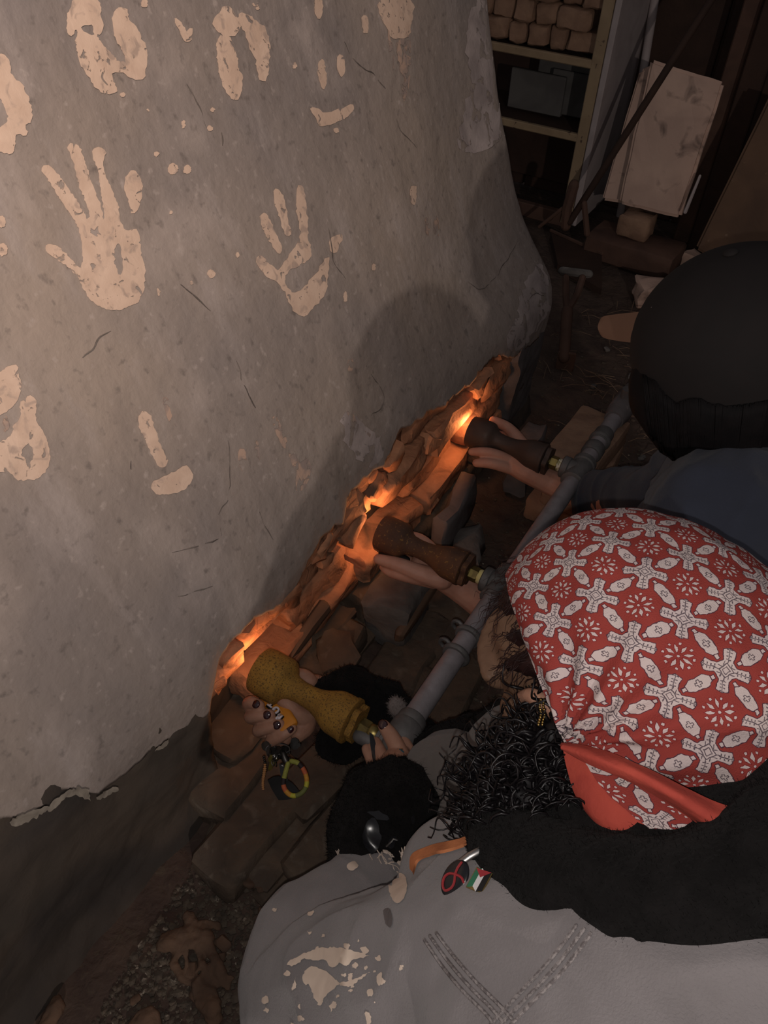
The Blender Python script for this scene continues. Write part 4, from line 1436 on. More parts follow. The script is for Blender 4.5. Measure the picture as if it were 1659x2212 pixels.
palm.append(chain([(672, 1520, 1.238), (655, 1545, 1.222), (640, 1540, 1.208), (620, 1520, 1.203), (604, 1508, 1.205)], [0.022, 0.020, 0.0145, 0.0115, 0.0092]))
palm.append(chain([(665, 1480, 1.24), (660, 1560, 1.226), (645, 1585, 1.216)], [0.018, 0.017, 0.013]))
palm.append(chain([(668, 1472, 1.222), (655, 1463, 1.222), (642, 1458, 1.225)], [0.013, 0.013, 0.011]))
h1 = blob('hand', palm, 0.0017, 4)
# left hand at the valve
palmL = [limb([(WRL + (ELL - WRL).normalized() * 0.05, 0.027), (WRL, 0.025), (at(862, 1640, 1.115), 0.020)], 12, 4)]
palmL.append(chain([(880, 1665, 1.095), (864, 1626, 1.103), (846, 1592, 1.115), (829, 1568, 1.124)], [0.0125, 0.0118, 0.0112, 0.0088]))
palmL.append(chain([(897, 1672, 1.110), (886, 1636, 1.122), (873, 1606, 1.134), (856, 1588, 1.142)], [0.0115, 0.0108, 0.0098, 0.0085]))
palmL.append(chain([(852, 1690, 1.100), (832, 1656, 1.115), (822, 1628, 1.128), (812, 1604, 1.140)], [0.0125, 0.0110, 0.0100, 0.0085]))
palmL.append(chain([(838, 1700, 1.110), (812, 1660, 1.124), (801, 1636, 1.134), (792, 1618, 1.142)], [0.0110, 0.0098, 0.0088, 0.0075]))
palmL.append(chain([(905, 1680, 1.12), (895, 1645, 1.138), (880, 1620, 1.148), (865, 1603, 1.153)], [0.0110, 0.0100, 0.0090, 0.0078]))
h2 = blob('hand', palmL, 0.0017, 4)


def join_meshes(name, ms):
    parts = []
    for me in ms:
        parts.append(([v.co.copy() for v in me.vertices], [tuple(p.vertices) for p in me.polygons]))
    return merge(parts)


bo = obj('body', join_meshes('body', [bme, h1, h2]), M['skin1'], W1)
bo.data.materials.append(M['skin_face'])
for p in bo.data.polygons:
    if (p.center - HC).length < 0.16: p.material_index = 1
for i in range(4):
    T_, D_ = at(*tip[i]), at(*dip[i])
    nail(T_, D_, CAM - T_, 0.0125 if i < 3 else 0.010, 0.0135, W1, 'nail', 0.15, 0.0072)
T_, D_ = at(829, 1568, 1.124), at(846, 1592, 1.115)
nail(T_, D_, CAM - T_, 0.0135, 0.016, W1, 'nail', 0.1, 0.0076)
T_, D_ = at(856, 1588, 1.142), at(873, 1606, 1.134)
nail(T_, D_, CAM - T_, 0.012, 0.014, W1, 'nail', 0.1, 0.0072)
# finger ring with blue-green stone
rc = at(857, 1632, 1.100)
ax_ = (at(846, 1592, 1.115) - at(864, 1626, 1.103)).normalized()
rg_ = obj('finger_ring', tube([rc + (ax_.orthogonal().normalized() * math.cos(a) + ax_.cross(ax_.orthogonal().normalized()) * math.sin(a)) * 0.0125 for a in np.linspace(0, 6.283, 25)[:-1]], 0.0014, 6, False, True), M['gold'], W1)
up_ = (CAM - rc).normalized()
obj('ring_stone', ellipsoid(rc + up_ * 0.0125, (ax_ * 0.009, ax_.cross(up_) * 0.012, up_ * 0.003), 16, 8), M['turq'], rg_)

def eyes(hp, f_, l_, u_, k_, parent):
    for sd in (-1, 1):
        c_ = hp(0.071, 0.029 * sd, 0.002)
        e_ = obj('eye', ellipsoid(c_, (f_ * 0.0105 * k_, l_ * 0.014 * k_, u_ * 0.0085 * k_), 14, 10), M['eyewhite'], parent)
        obj('iris', ellipsoid(c_ + f_ * 0.0075 * k_, (f_ * 0.0035 * k_, l_ * 0.0055 * k_, u_ * 0.0055 * k_), 12, 8), M['eye'], e_)


eyes(headpt, hf, hl, hu, 1.0, W1)
# left ear
ear = headpt(0.028, 0.077, 0.014)
eo = [limb([(ear + hf * 0.012 + hu * 0.018, 0.006), (ear - hf * 0.004 + hu * 0.030 + hl * 0.010, 0.007), (ear - hf * 0.020 + hu * 0.016 + hl * 0.014, 0.0075), (ear - hf * 0.020 - hu * 0.008 + hl * 0.012, 0.007), (ear - hf * 0.004 - hu * 0.028 + hl * 0.006, 0.008), (ear + hf * 0.006 - hu * 0.020, 0.006)], 10, 4),
      ellipsoid(ear - hf * 0.006 + hl * 0.002, (hf * 0.016, hl * 0.005, hu * 0.024), 14, 10)]
em = blob('ear', eo, 0.0014, 3)
objm('ear', em, M['skin1'], W1)
# gold earring and fine chain
ep = ear + hf * 0.004 - hu * 0.030 + hl * 0.012
ea = ear + hf * 0.010 + hl * 0.012
earring = obj('earring', tube([ea + hu * 0.014 * math.cos(a) + (hf * 0.4 + hl * 0.6).normalized() * 0.008 * math.sin(a) for a in np.linspace(0, 6.283, 25)[:-1]], 0.0009, 5, False, True), M['gold'], W1)
for k in range(2):
    base_ = at(1168 + 8 * k, 1515, 0.645)
    bead = merge([ellipsoid(at(1168 + 8 * k - 2 * math.sin(i * 0.8) - i * 0.3, 1512 + i * 5.4, 0.646 + 0.0015 * k), (Vector((0.0011, 0, 0)), Vector((0, 0.0011, 0)), Vector((0, 0, 0.0015))), 6, 4) for i in range(11)])
    obj('earring_chain', bead, M['gold'], W1)

# headscarf: cloth over head and gathered hair
SA = c2w(-0.62, -0.78, 0.06).normalized()
SB = c2w(0.78, -0.62, 0.0)
SB = (SB - SA * SB.dot(SA)).normalized()
SD = SA.cross(SB)
if SD.dot(fw) > 0: SD = -SD      # towards the camera
SCN = at(1432, 1478, 0.735)
ra, rbb, rd_ = 0.166, 0.128, 0.135
apex = at(1440, 1440, 0.60)
cutn = c2w(0.943, -0.33, 0.10).normalized()
cutp = at(1104, 1300, 0.735) - cutn * 0.034
knot = at(1222, 1608, 0.63)
n1, n2 = 150, 260
V, UVs, keep = [], [], []
e1 = rt
e2 = dn
iv = np.linalg.inv(np.array([[0.0406, 0.0201], [-0.0215, 0.0321]]))
B0 = np.array([(1401 - 1440) * 0.6 / 1700, (1507 - 1440) * 0.6 / 1700])
for i in range(n1 + 1):
    th = (i / n1) * math.pi * 0.90
    for k in range(n2):
        ph = 2 * math.pi * k / n2
        d = Vector((math.sin(th) * math.cos(ph), math.sin(th) * math.sin(ph), math.cos(th)))
        nrm = (SA * (d.x / ra) + SB * (d.y / rbb) + SD * (d.z / rd_)).normalized()
        p = SCN + SA * (d.x * ra) + SB * (d.y * rbb) + SD * (d.z * rd_)
        arc = th * 0.138
        # folds running towards the knot by the ear
        kv = p - knot
        ang = math.atan2(kv.dot(SB), kv.dot(SA))
        dist = kv.length
        wr = max(0.0, 1 - dist / 0.20)
        p = p + nrm * (0.0048 * wr * math.sin(ang * 17 + 2 * noise.noise(p * 20)) + 0.0022 * noise.noise(p * 26) + 0.0012 * noise.noise(p * 60))
        q = SA * math.cos(ph) + SB * math.sin(ph)
        mm = np.array([q.dot(e1) * arc, q.dot(e2) * arc])
        uvv = iv @ (mm - B0)
        V.append(p)
        UVs.append((uvv[0] + 20, uvv[1] + 20))
        keep.append((p - cutp).dot(cutn) > -0.002 and (p - cutp).dot(cutn) > 0.0)
Fc = []
for i in range(n1):
    for k in range(n2):
        q = (i * n2 + k, i * n2 + (k + 1) % n2, (i + 1) * n2 + (k + 1) % n2, (i + 1) * n2 + k)
        Fc.append(q[::-1])
so = obj('headscarf', (V, Fc), M['scarf'], W1)
uvl = so.data.uv_layers.new(name='UVMap')
flat = []
for l in so.data.loops:
    flat += UVs[l.vertex_index]
uvl.data.foreach_set('uv', flat)
cr1, cr2 = ray(1100, 1280), ray(1240, 1602)
cn_ = cr2.cross(cr1)
if cn_.dot(rt) < 0: cn_ = -cn_
cn_ = (cn_.normalized() - fw * 0.10).normalized()
bm = bmesh.new()
bm.from_mesh(so.data)
bmesh.ops.bisect_plane(bm, geom=bm.verts[:] + bm.edges[:] + bm.faces[:], plane_co=at(1174, 1450, 0.70), plane_no=cn_, clear_inner=True)
bm.to_mesh(so.data)
bm.free()
SB_bvh = bvh_of(so.data)

# twisted plain border and tail of the scarf at the nape
def R_(pp): return [at(*p) for p in pp]


band = sheet([R_([(1216, 1604, .630), (1300, 1622, .612), (1390, 1660, .600), (1480, 1705, .596), (1560, 1740, .598), (1640, 1765, .600)]),
              R_([(1218, 1608, .622), (1298, 1634, .600), (1384, 1672, .588), (1470, 1718, .584), (1552, 1760, .588), (1640, 1790, .592)]),
              R_([(1220, 1612, .622), (1294, 1644, .600), (1376, 1684, .590), (1460, 1732, .586), (1540, 1782, .588), (1612, 1822, .592)]),
              R_([(1222, 1616, .630), (1290, 1652, .610), (1370, 1692, .602), (1450, 1740, .600), (1530, 1794, .600), (1598, 1834, .602)])], 7, 0.002)
bv_, bf_ = band
bv_ = [v + noise.noise_vector(Vector((v.dot(rt) * 8 + v.dot(dn) * 14, v.dot(dn) * 160 - v.dot(rt) * 75, 0))) * 0.0028 for v in bv_]
obj('scarf_border', (bv_, bf_), M['scarf_plain'], so)
tail = sheet([R_([(1220, 1610, .634), (1296, 1642, .618), (1380, 1684, .612), (1462, 1734, .608), (1545, 1795, .608)]),
              R_([(1226, 1660, .632), (1285, 1695, .614), (1360, 1740, .606), (1440, 1782, .604), (1510, 1815, .604)]),
              R_([(1248, 1720, .630), (1282, 1755, .616), (1335, 1790, .610), (1400, 1812, .610), (1450, 1818, .610)]),
              R_([(1306, 1812, .632), (1320, 1816, .622), (1350, 1818, .618), (1395, 1816, .618), (1440, 1814, .616)])], 7, 0.0016)
tv, tf = tail
tv = [v + noise.noise_vector(v * 30) * 0.0025 for v in tv]
to = obj('scarf_tail', (tv, tf), M['scarf_plain'], so)
TB = bvh_of(to.data)


def patterned_patch(poly, seed):
    o = decal('printed_panel', poly, TB, M['scarf'], so, 0.0012, 10, 1.5, (), seed)
    if o is None: return
    u2 = o.data.uv_layers.new(name='UVMap')
    fl = []
    for l in o.data.loops:
        v = o.data.vertices[l.vertex_index].co
        d = v - apex
        mm = np.array([d.dot(rt) * 0.9 + d.dot(dn) * 0.5, d.dot(dn) * 1.6 - d.dot(rt) * 0.6])
        w_ = iv @ mm
        fl += [w_[0] + 20.3, w_[1] + 20.55]
    u2.data.foreach_set('uv', fl)


patterned_patch([(1268, 1642), (1320, 1665), (1390, 1700), (1460, 1750), (1530, 1800), (1500, 1815), (1440, 1812), (1420, 1800), (1375, 1768), (1320, 1722), (1285, 1680)], 1)

# ---- hair
def curls(name, roots, mat_, parent, length, rad, turns, width, seed, gravity=Vector((0, 0, -1)), seg=26):
    rr = random.Random(seed)
    parts = []
    for p, d in roots:
        L_ = length * rr.uniform(0.55, 1.25)
        tn = turns * rr.uniform(0.6, 1.4)
        ph = rr.uniform(0, 6.28)
        d = (d + Vector((rr.uniform(-1, 1), rr.uniform(-1, 1), rr.uniform(-1, 1))) * 0.45).normalized()
        pts_, cur = [], p.copy()
        for i in range(seg):
            t = i / (seg - 1)
            d = (d + gravity * 0.055 + Vector((rr.uniform(-1, 1), rr.uniform(-1, 1), rr.uniform(-1, 1))) * 0.05).normalized()
            cur = cur + d * (L_ / seg)
            n_ = d.orthogonal().normalized()
            b_ = d.cross(n_)
            r_ = rad * (0.4 + 0.8 * t) * rr.uniform(0.9, 1.1)
            pts_.append(cur + (n_ * math.cos(ph + t * tn * 6.283) + b_ * math.sin(ph + t * tn * 6.283)) * r_)
        ww = [width * (1.1 - 0.8 * i / (seg - 1)) for i in range(seg)]
        parts.append(tube(pts_, ww, 4, False))
    return obj(name, merge(parts), mat_, parent, True)


rr = random.Random(21)
pony_path = [(1225, 1585, .662), (1195, 1650, .668), (1165, 1720, .680), (1150, 1790, .690), (1165, 1835, .700)]
pq = resample(pony_path, 12)
roots = []
core = limb([(at(1240, 1600, .690), 0.030), (at(1195, 1660, .705), 0.046), (at(1165, 1730, .715), 0.052), (at(1160, 1790, .72), 0.046), (at(1195, 1835, .725), 0.026)], 14, 5)
core2 = limb([(at(1240, 1600, .70), 0.03), (at(1260, 1680, .69), 0.036), (at(1270, 1760, .69), 0.034)], 12, 4)
cme = blob('hair_mass', [core, core2], 0.004, 3, lambda c, n: 0.006 * noise.noise(c * 55) + 0.003 * noise.noise(c * 140))
hm = objm('hair', cme, M['hair'], W1)
cs = np.cumsum([p.area for p in cme.polygons])
for i in range(950):
    p = cme.polygons[int(np.searchsorted(cs, rr.random() * cs[-1]))]
    roots.append((p.center.copy(), (p.normal + c2w(-0.05, 0.5, -0.1)).normalized()))
curls('curls', roots, M['hair'], hm, 0.040, 0.0065, 1.6, 0.0019, 31, c2w(0.1, 0.5, 0.4), 22)
roots = [(at(1130 + rr.uniform(-60, 50), 1790 + rr.uniform(-30, 30), .69), c2w(-0.3, 0.8, 0)) for i in range(26)]
curls('loose_curls', roots, M['hair'], hm, 0.085, 0.010, 1.6, 0.0006, 32, c2w(-0.2, 0.6, 0.1), 26)
# auburn hair over forehead and temple
tm = []
for a_, b_, c_ in ((-0.015, 0.02, 0.088), (-0.005, 0.048, 0.076), (0.0, 0.062, 0.056)):
    tm.append(limb([(headpt(a_ - 0.01, b_, c_), 0.016), (headpt(a_ + 0.03, b_ * 0.95, c_ - 0.002), 0.012), (headpt(a_ + 0.055, b_ * 0.82, c_ - 0.010), 0.006)], 10, 4))
tm.append(limb([(headpt(0.0, 0.03, 0.098), 0.018), (headpt(0.035, 0.02, 0.090), 0.016), (headpt(0.062, 0.0, 0.072), 0.010), (headpt(0.045, -0.03, 0.080), 0.016)], 10, 4))
tm.append(limb([(headpt(0.012, 0.070, 0.045), 0.012), (headpt(0.020, 0.074, 0.020), 0.008), (headpt(0.026, 0.072, -0.004), 0.005)], 10, 4))
tme = blob('front_hair', tm, 0.003, 3, lambda c, n: 0.004 * noise.noise(c * 60) + 0.002 * noise.noise(c * 150))
fh = objm('front_hair', tme, M['hair_red'], W1)
cs2 = np.cumsum([p.area for p in tme.polygons])
roots = []
for i in range(560):
    p = tme.polygons[int(np.searchsorted(cs2, rr.random() * cs2[-1]))]
    roots.append((p.center.copy(), (p.normal * 0.5 + hf * 0.5 - hu * 0.5).normalized()))
curls('front_strands', roots, M['hair_red'], fh, 0.034, 0.0022, 1.2, 0.0004, 33, -hu, 14)

# ---- clothes of person one
def wrinkle(amp, sc, seed):
    def f(c, n_):
        p = c * sc + Vector((seed, seed * 2, 0))
        v = noise.noise(p) + 0.5 * noise.noise(p * 2.1)
        rg2 = 1 - abs(noise.noise(p * 0.8 + Vector((9, 9, 9)))) * 2
        return amp * v * 0.5 + amp * max(0, rg2) ** 4 * 0.6
    return f


jk = []
# forearm sleeve from elbow to frayed cuff
jk.append(limb([(at(700, 2150, .915), 0.085), (at(715, 2065, .930), 0.082), (at(762, 1985, .948), 0.068), (at(795, 1935, .962), 0.054)], 20, 6))
# upper arm
jk.append(limb([(at(700, 2160, .90), 0.082), (at(850, 2150, .80), 0.084), (at(1010, 2090, .715), 0.078), (at(1150, 2050, .665), 0.070)], 20, 6))
# shoulder, yoke and back
jk.append(limb([(at(1010, 1800, .815), 0.030), (at(1000, 1870, .79), 0.055), (at(1020, 1960, .745), 0.062), (at(1120, 2040, .685), 0.068)], 18, 6))
jk.append(limb([(at(1150, 2030, .68), 0.075), (at(1330, 2120, .655), 0.095), (at(1530, 2170, .655), 0.105), (at(1720, 2110, .68), 0.10)], 20, 6))
jk.append(limb([(at(1250, 2230, .68), 0.115), (at(1500, 2300, .67), 0.125), (at(1700, 2300, .70), 0.11)], 18, 5))
jk.append(limb([(at(1330, 2330, .68), 0.125), (PEL + Vector((0.0, 0.10, 0.14)), 0.155), (PEL + Vector((0, 0, 0.04)), 0.150)], 18, 6))
jk.append(limb([(at(1720, 2110, .70), 0.085), (SHR + Vector((0.06, 0.0, -0.02)), 0.075), (at(1300, 1560, 1.0), 0.06)], 16, 5))
jk.append(limb([(at(1080, 1830, .80), 0.06), (at(1250, 1950, .74), 0.09)], 14, 4))
jme = blob('denim_jacket', jk, 0.0045, 6, wrinkle(0.0060, 14, 2))
jo = objm('denim_jacket', jme, M['denim'], W1)
JB = bvh_of(jme)

# seam lines
SEAMS = [[(918, 2030), (955, 2085), (1000, 2140), (1050, 2190), (1078, 2225)], [(930, 2022), (968, 2075), (1012, 2128), (1062, 2178), (1092, 2212)], [(944, 2016), (982, 2066), (1026, 2118), (1076, 2168), (1106, 2200)],
         [(1062, 2212), (1120, 2150), (1180, 2085), (1235, 2015), (1245, 2000)], [(1080, 2216), (1140, 2155), (1200, 2090), (1252, 2022), (1262, 2008)], [(1096, 2222), (1156, 2160), (1218, 2095), (1268, 2030), (1276, 2018)],
         [(962, 1760), (1000, 1745), (1040, 1752), (1075, 1775)], [(958, 1772), (1000, 1757), (1040, 1764), (1072, 1786)]]
for pl in SEAMS:
    pts_ = pathline(JB, pl, 0.0006, 8)
    if len(pts_) > 3: obj('seam', tube(pts_, 0.0013, 6), M['denim_seam'], jo)
# bleach splashes
BL = [[(620, 2085), (640, 2068), (690, 2050), (740, 2048), (790, 2062), (800, 2066), (770, 2072), (750, 2088), (735, 2080), (720, 2090), (700, 2072), (685, 2078), (660, 2072), (640, 2085)],
      [(655, 2105), (675, 2088), (700, 2095), (720, 2110), (732, 2125), (720, 2140), (705, 2150), (695, 2168), (680, 2155), (672, 2130), (660, 2125)],
      [(840, 1895), (868, 1888), (880, 1905), (878, 1935), (865, 1952), (850, 1945), (838, 1915)],
      [(662, 1962), (672, 1960), (680, 1972), (672, 1980), (664, 1976)], [(568, 2155), (580, 2152), (582, 2166), (570, 2168)], [(780, 2050), (792, 2046), (800, 2056), (786, 2060)],
      [(816, 2110), (826, 2100), (828, 2116), (820, 2130)], [(796, 2140), (806, 2136), (808, 2150), (798, 2152)], [(632, 2140), (640, 2110), (642, 2135)], [(750, 1870), (766, 1862), (772, 1876), (758, 1882)],
      [(735, 2125), (760, 2118), (800, 2100), (790, 2108), (755, 2132)], [(645, 2175), (650, 2168), (652, 2185)], [(712, 2172), (722, 2168), (718, 2186)], [(790, 2188), (800, 2186), (804, 2206), (796, 2212)], [(664, 2012), (676, 2014), (670, 2020)]]
rq = random.Random(77)
for k in range(34):
    cx_, cy_ = (rq.gauss(705, 55), rq.gauss(2110, 45)) if k < 24 else (rq.uniform(570, 900), rq.uniform(1960, 2200))
    r_ = rq.uniform(2.0, 7.0)
    BL.append([(cx_ + r_ * math.cos(a) * rq.uniform(0.7, 1.3), cy_ + r_ * math.sin(a) * rq.uniform(0.7, 1.3)) for a in np.linspace(0, 6.283, 8)[:-1]])
for k, pl in enumerate(BL):
    decal('bleach_mark', pl, JB, M['bleach'], jo, 0.0010, 8, 2.5, (), 400 + k, 4)
decal('paint_mark', [(830, 1968), (845, 1965), (850, 1990), (845, 2005), (835, 1995)], JB, M['slate'], jo, 0.0010, 8, 1.5, (), 450, 4)
# frayed cuff
rr = random.Random(9)
cc0 = at(795, 1935, .962)
cdir = (at(795, 1935, .962) - at(762, 1985, .948)).normalized()
cc0 = cc0 + cdir * 0.010
cn = cdir.orthogonal().normalized()
cb_ = cdir.cross(cn)
parts = []
for k in range(190):
    a = rr.uniform(0, 6.283)
    p0 = cc0 + (cn * math.cos(a) + cb_ * math.sin(a)) * 0.046 + cdir * 0.018
    out = (cn * math.cos(a) + cb_ * math.sin(a))
    L_ = rr.uniform(0.006, 0.016)
    parts.append(tube([p0, p0 + cdir * L_ * 0.6 + out * 0.003, p0 + cdir * L_ + out * rr.uniform(-0.004, 0.006)], [0.0007, 0.0006, 0.0003], 4, False))
obj('frayed_cuff', merge([tube([cc0 + (cn * math.cos(a) + cb_ * math.sin(a)) * 0.047 + cdir * 0.018 for a in np.linspace(0, 6.283, 41)[:-1]], 0.0028, 6, False, True)] + parts), M['fray'], jo)
parts = []
for x_ in np.arange(732, 874, 0.9):
    y_ = 1800.0
    h_ = None
    while y_ < 1960:
        h_, n_ = hit(JB, x_, y_)
        if h_ is not None: break
        y_ += 1.5
    if h_ is None: continue
    for q_ in range(2):
        d_ = (-dn + rt * rr.uniform(-0.7, 0.7) - fw * rr.uniform(0, 0.5)).normalized() * rr.uniform(0.003, 0.009)
        b0 = h_ + dn * rr.uniform(0.0, 0.004) - fw * 0.001
        parts.append(tube([b0 + dn * 0.003, b0 + d_ * 0.6, b0 + d_], [0.0009, 0.0007, 0.0003], 4, False))
obj('cuff_fray', merge(parts), M['fray'], jo, True, kind='stuff')
parts = []
for k in range(22):
    s_ = (845 + rr.uniform(-28, 32), 1905 + rr.uniform(-25, 8))
    pts_, x, y = [], s_[0], s_[1]
    an = rr.uniform(-2.4, -0.9)
    for i in range(9):
        an += rr.uniform(-0.5, 0.5)
        x += math.cos(an) * 6
        y += math.sin(an) * 6
        pts_.append(at(x, y, .925 + 0.003 * math.sin(i + k)))
    parts.append(tube(pts_, 0.0006, 4, False))
obj('loose_threads', merge(parts), M['fray'], jo)

# black woolly sleeves
sl = [limb([(at(812, 1900, .985), 0.050), (at(820, 1830, .99), 0.062), (at(838, 1760, 1.01), 0.064), (at(852, 1728, 1.04), 0.054), (at(858, 1702, 1.062), 0.036)], 18, 6),
      limb([(at(880, 1850, .98), 0.03), (at(905, 1770, 1.0), 0.036), (at(892, 1725, 1.04), 0.028)], 14, 4)]
sme = blob('woolly_sleeve', sl, 0.0032, 3, wrinkle(0.008, 26, 5))
s1 = objm('woolly_sleeve', sme, M['wool'], W1)
fuzz('sleeve_fuzz', sme, M['woolfuzz'], s1, 9000, 0.005, 0.0003, None, 4)
sr = [limb([(at(700, 1510, 1.235), 0.034), (at(745, 1512, 1.248), 0.048), (at(795, 1535, 1.252), 0.055), (at(850, 1585, 1.245), 0.055), (at(940, 1660, 1.17), 0.055), (at(1230, 1560, 1.03), 0.055)], 18, 6),
      limb([(at(735, 1600, 1.235), 0.035), (at(770, 1560, 1.25), 0.045)], 14, 4)]
sme2 = blob('woolly_sleeve', sr, 0.0032, 3, wrinkle(0.009, 24, 8))
s2 = objm('woolly_sleeve', sme2, M['wool'], W1)
fuzz('sleeve_fuzz', sme2, M['woolfuzz'], s2, 5000, 0.008, 0.0004, None, 5)
# glossy vinyl bows on the sleeve
SLB = bvh_of(sme)
for k, pl in enumerate([[(790, 1790), (810, 1775), (822, 1800), (808, 1832), (795, 1850), (782, 1825)], [(790, 1760), (815, 1755), (838, 1768), (815, 1775)], [(830, 1820), (850, 1805), (860, 1815), (845, 1830)], [(880, 1770), (890, 1762), (888, 1785)]]):
    o = decal('vinyl_patch', pl, SLB, M['vinyl'], s1, 0.004, 7, 2.0, (), 500 + k, 5)
    if o:
        for v in o.data.vertices: v.co += noise.noise_vector(v.co * 45) * 0.006
obj('safety_pin', tube([at(835, 1828, .925), at(846, 1818, .922), at(850, 1812, .922), at(858, 1815, .922)], 0.0011, 6), M['steel'], s1)

# cowl round the neck
cp = [(1050, 1775, .735), (1120, 1850, .672), (1220, 1925, .630), (1340, 1962, .606), (1470, 1966, .596), (1600, 1925, .600), (1720, 1830, .62), (1760, 1650, .70)]
cw = [limb([(at(*p), r) for p, r in zip(cp, (0.022, 0.038, 0.044, 0.045, 0.044, 0.046, 0.046, 0.04))], 20, 7), limb([(at(1280, 1820, .665), 0.040), (at(1420, 1850, .650), 0.050), (at(1580, 1840, .65), 0.050), (at(1690, 1790, .67), 0.05)], 16, 5)]
cwm = blob('black_cowl', cw, 0.0035, 4, wrinkle(0.0045, 22, 3))
co = objm('black_cowl', cwm, M['wool'], W1)
fuzz('cowl_fuzz', cwm, M['woolfuzz'], co, 14000, 0.0032, 0.00025, None, 6)
# printed shirt showing under the cowl
obj('printed_collar', sheet([R_([(1545, 2058, .590), (1610, 2050, .585), (1680, 2000, .59), (1720, 1960, .60)]), R_([(1560, 2066, .586), (1625, 2062, .580), (1690, 2030, .582), (1730, 1990, .59)])], 5, 0.002), M['print_blue'], W1)

# trousers: two raised knees
tr = []
for kn, dx in ((KNL, -0.02), (KNR, 0.10)):
    tr.append(limb([(PEL + Vector((dx, 0.03, 0.0)), 0.11), ((PEL + kn) / 2 + Vector((dx * 0.5, 0.03, 0.02)), 0.095), (kn + Vector((0.015, -0.02, -0.02)), 0.080)], 18, 6))
    foot = Vector((kn.x + 0.14, kn.y - 0.10, 0.06))
    tr.append(limb([(kn + Vector((0.015, -0.02, -0.02)), 0.078), ((kn + foot) / 2 + Vector((0, 0, -0.02)), 0.075), (foot, 0.06)], 16, 5))
trm = blob('trousers', tr, 0.0055, 5, wrinkle(0.008, 11, 6))
tro = objm('trousers', trm, M['trouser'], W1)
for kn, dx in ((KNL, -0.02), (KNR, 0.10)):
    foot = Vector((kn.x + 0.14, kn.y - 0.10, 0.045))
    sm_ = blob('shoe', [limb([(foot + Vector((0.05, -0.02, 0.0)), 0.040), (foot + Vector((-0.05, 0.025, 0.0)), 0.042), (foot + Vector((-0.16, 0.075, -0.008)), 0.034)], 14, 5, 0.9)], 0.005, 2)
    objm('shoe', sm_, M['black'], W1)
# dark zip hoodie front with brass zip
obj('hoodie_front', sheet([R_([(968, 1738, .84), (1000, 1712, .835), (1040, 1680, .83), (1080, 1650, .825)]), R_([(990, 1752, .835), (1030, 1745, .82), (1075, 1740, .80), (1120, 1735, .78)]), R_([(1000, 1775, .835), (1045, 1790, .81), (1090, 1800, .79), (1130, 1800, .77)])], 5, 0.004), M['navy2'], W1)
zt = merge([rbox((0.0055, 0.0016, 0.0022), at(976 + 60 * t, 1737 - 53 * t, .836 - 0.008 * t), Matrix.Rotation(-0.5, 3, 'Y').to_euler(), 0) for t in np.linspace(0, 1, 24)])
obj('zip_teeth', zt, M['brass'], W1, False)
# orange strap
su = pathline(JB, [(893, 1884), (897, 1852), (930, 1836), (990, 1822), (1040, 1800), (1072, 1794)], 0.003, 5)
sl_ = pathline(JB, [(897, 1894), (908, 1864), (940, 1851), (995, 1837), (1045, 1818), (1076, 1811)], 0.003, 5)
k_ = min(len(su), len(sl_))
if k_ > 3: obj('orange_strap', sheet([su[-k_:], sl_[-k_:]], 2, 0.0025), M['orange'], W1)
# white fluff on the far cuff
fl = ellipsoid(at(858, 1528, 1.175), (c2w(0.012, 0.009, 0), c2w(-0.006, 0.012, 0), c2w(0, 0, 0.006)), 14, 10)
flo = obj('fluff_trim', fl, M['fluff'], W1)
fuzz('fluff_fibres', flo.data, M['fluff'], flo, 900, 0.005, 0.0003, None, 8)


# badges on the jacket
def on_jacket(px, py, off):
    h, n_ = hit(JB, px, py)
    if h is None:
        h, n_ = at(px, py, 0.72), (CAM - at(px, py, 0.72)).normalized()
    if n_.dot(CAM - h) < 0: n_ = -n_
    return h + n_ * off, n_


p_, n_ = on_jacket(988, 1905, 0.003)
n_ = (n_ * 0.5 + (CAM - p_).normalized() * 0.8 + rt * -0.35).normalized()
ux = (dn * 0.94 - rt * 0.30)
ux = (ux - n_ * ux.dot(n_)).normalized()
uy = n_.cross(ux)
bd = obj('ribbon_badge', ellipsoid(p_, (ux * 0.0140, uy * 0.0105, n_ * 0.0028), 28, 12), M['vinyl'], W1)


def bp(a, b, h=0.0030): return p_ + ux * a + uy * b + n_ * h


def dome(a, b): return bp(a, b, 0.0004 + 0.0028 * math.sqrt(max(0.02, 1 - (a / 0.014) ** 2 - (b / 0.0105) ** 2)))


sgn = 1 if uy.dot(rt) > 0 else -1
rib = [(-0.0118, -0.0010), (-0.0070, -0.0008), (-0.0025, 0.0005), (0.0020, 0.0030), (0.0065, 0.0030), (0.0105, -0.0005), (0.0090, -0.0045), (0.0040, -0.0068), (-0.0005, -0.0045), (-0.0030, 0.0015), (-0.0035, 0.0060), (-0.0020, 0.0088)]
obj('red_ribbon', tube([dome(q[0], q[1] * sgn) for q in resample(rib, 5)], 0.0010, 6), M['red'], bd)
# silver pin above the badge
pa = [on_jacket(x, y, 0.006)[0] for x, y in ((1002, 1880), (1022, 1864), (1040, 1854), (1056, 1845))]
pa = [at(x, y, 0.735 - 0.004 * i) for i, (x, y) in enumerate(((1002, 1882), (1022, 1866), (1042, 1856), (1058, 1846)))] if (pa[0] - at(1002, 1880, .735)).length > 0.12 else pa
obj('silver_pin', tube(pa, [0.0026, 0.0028, 0.0028, 0.0022], 8, True, False, 0.5), M['steel'], W1)
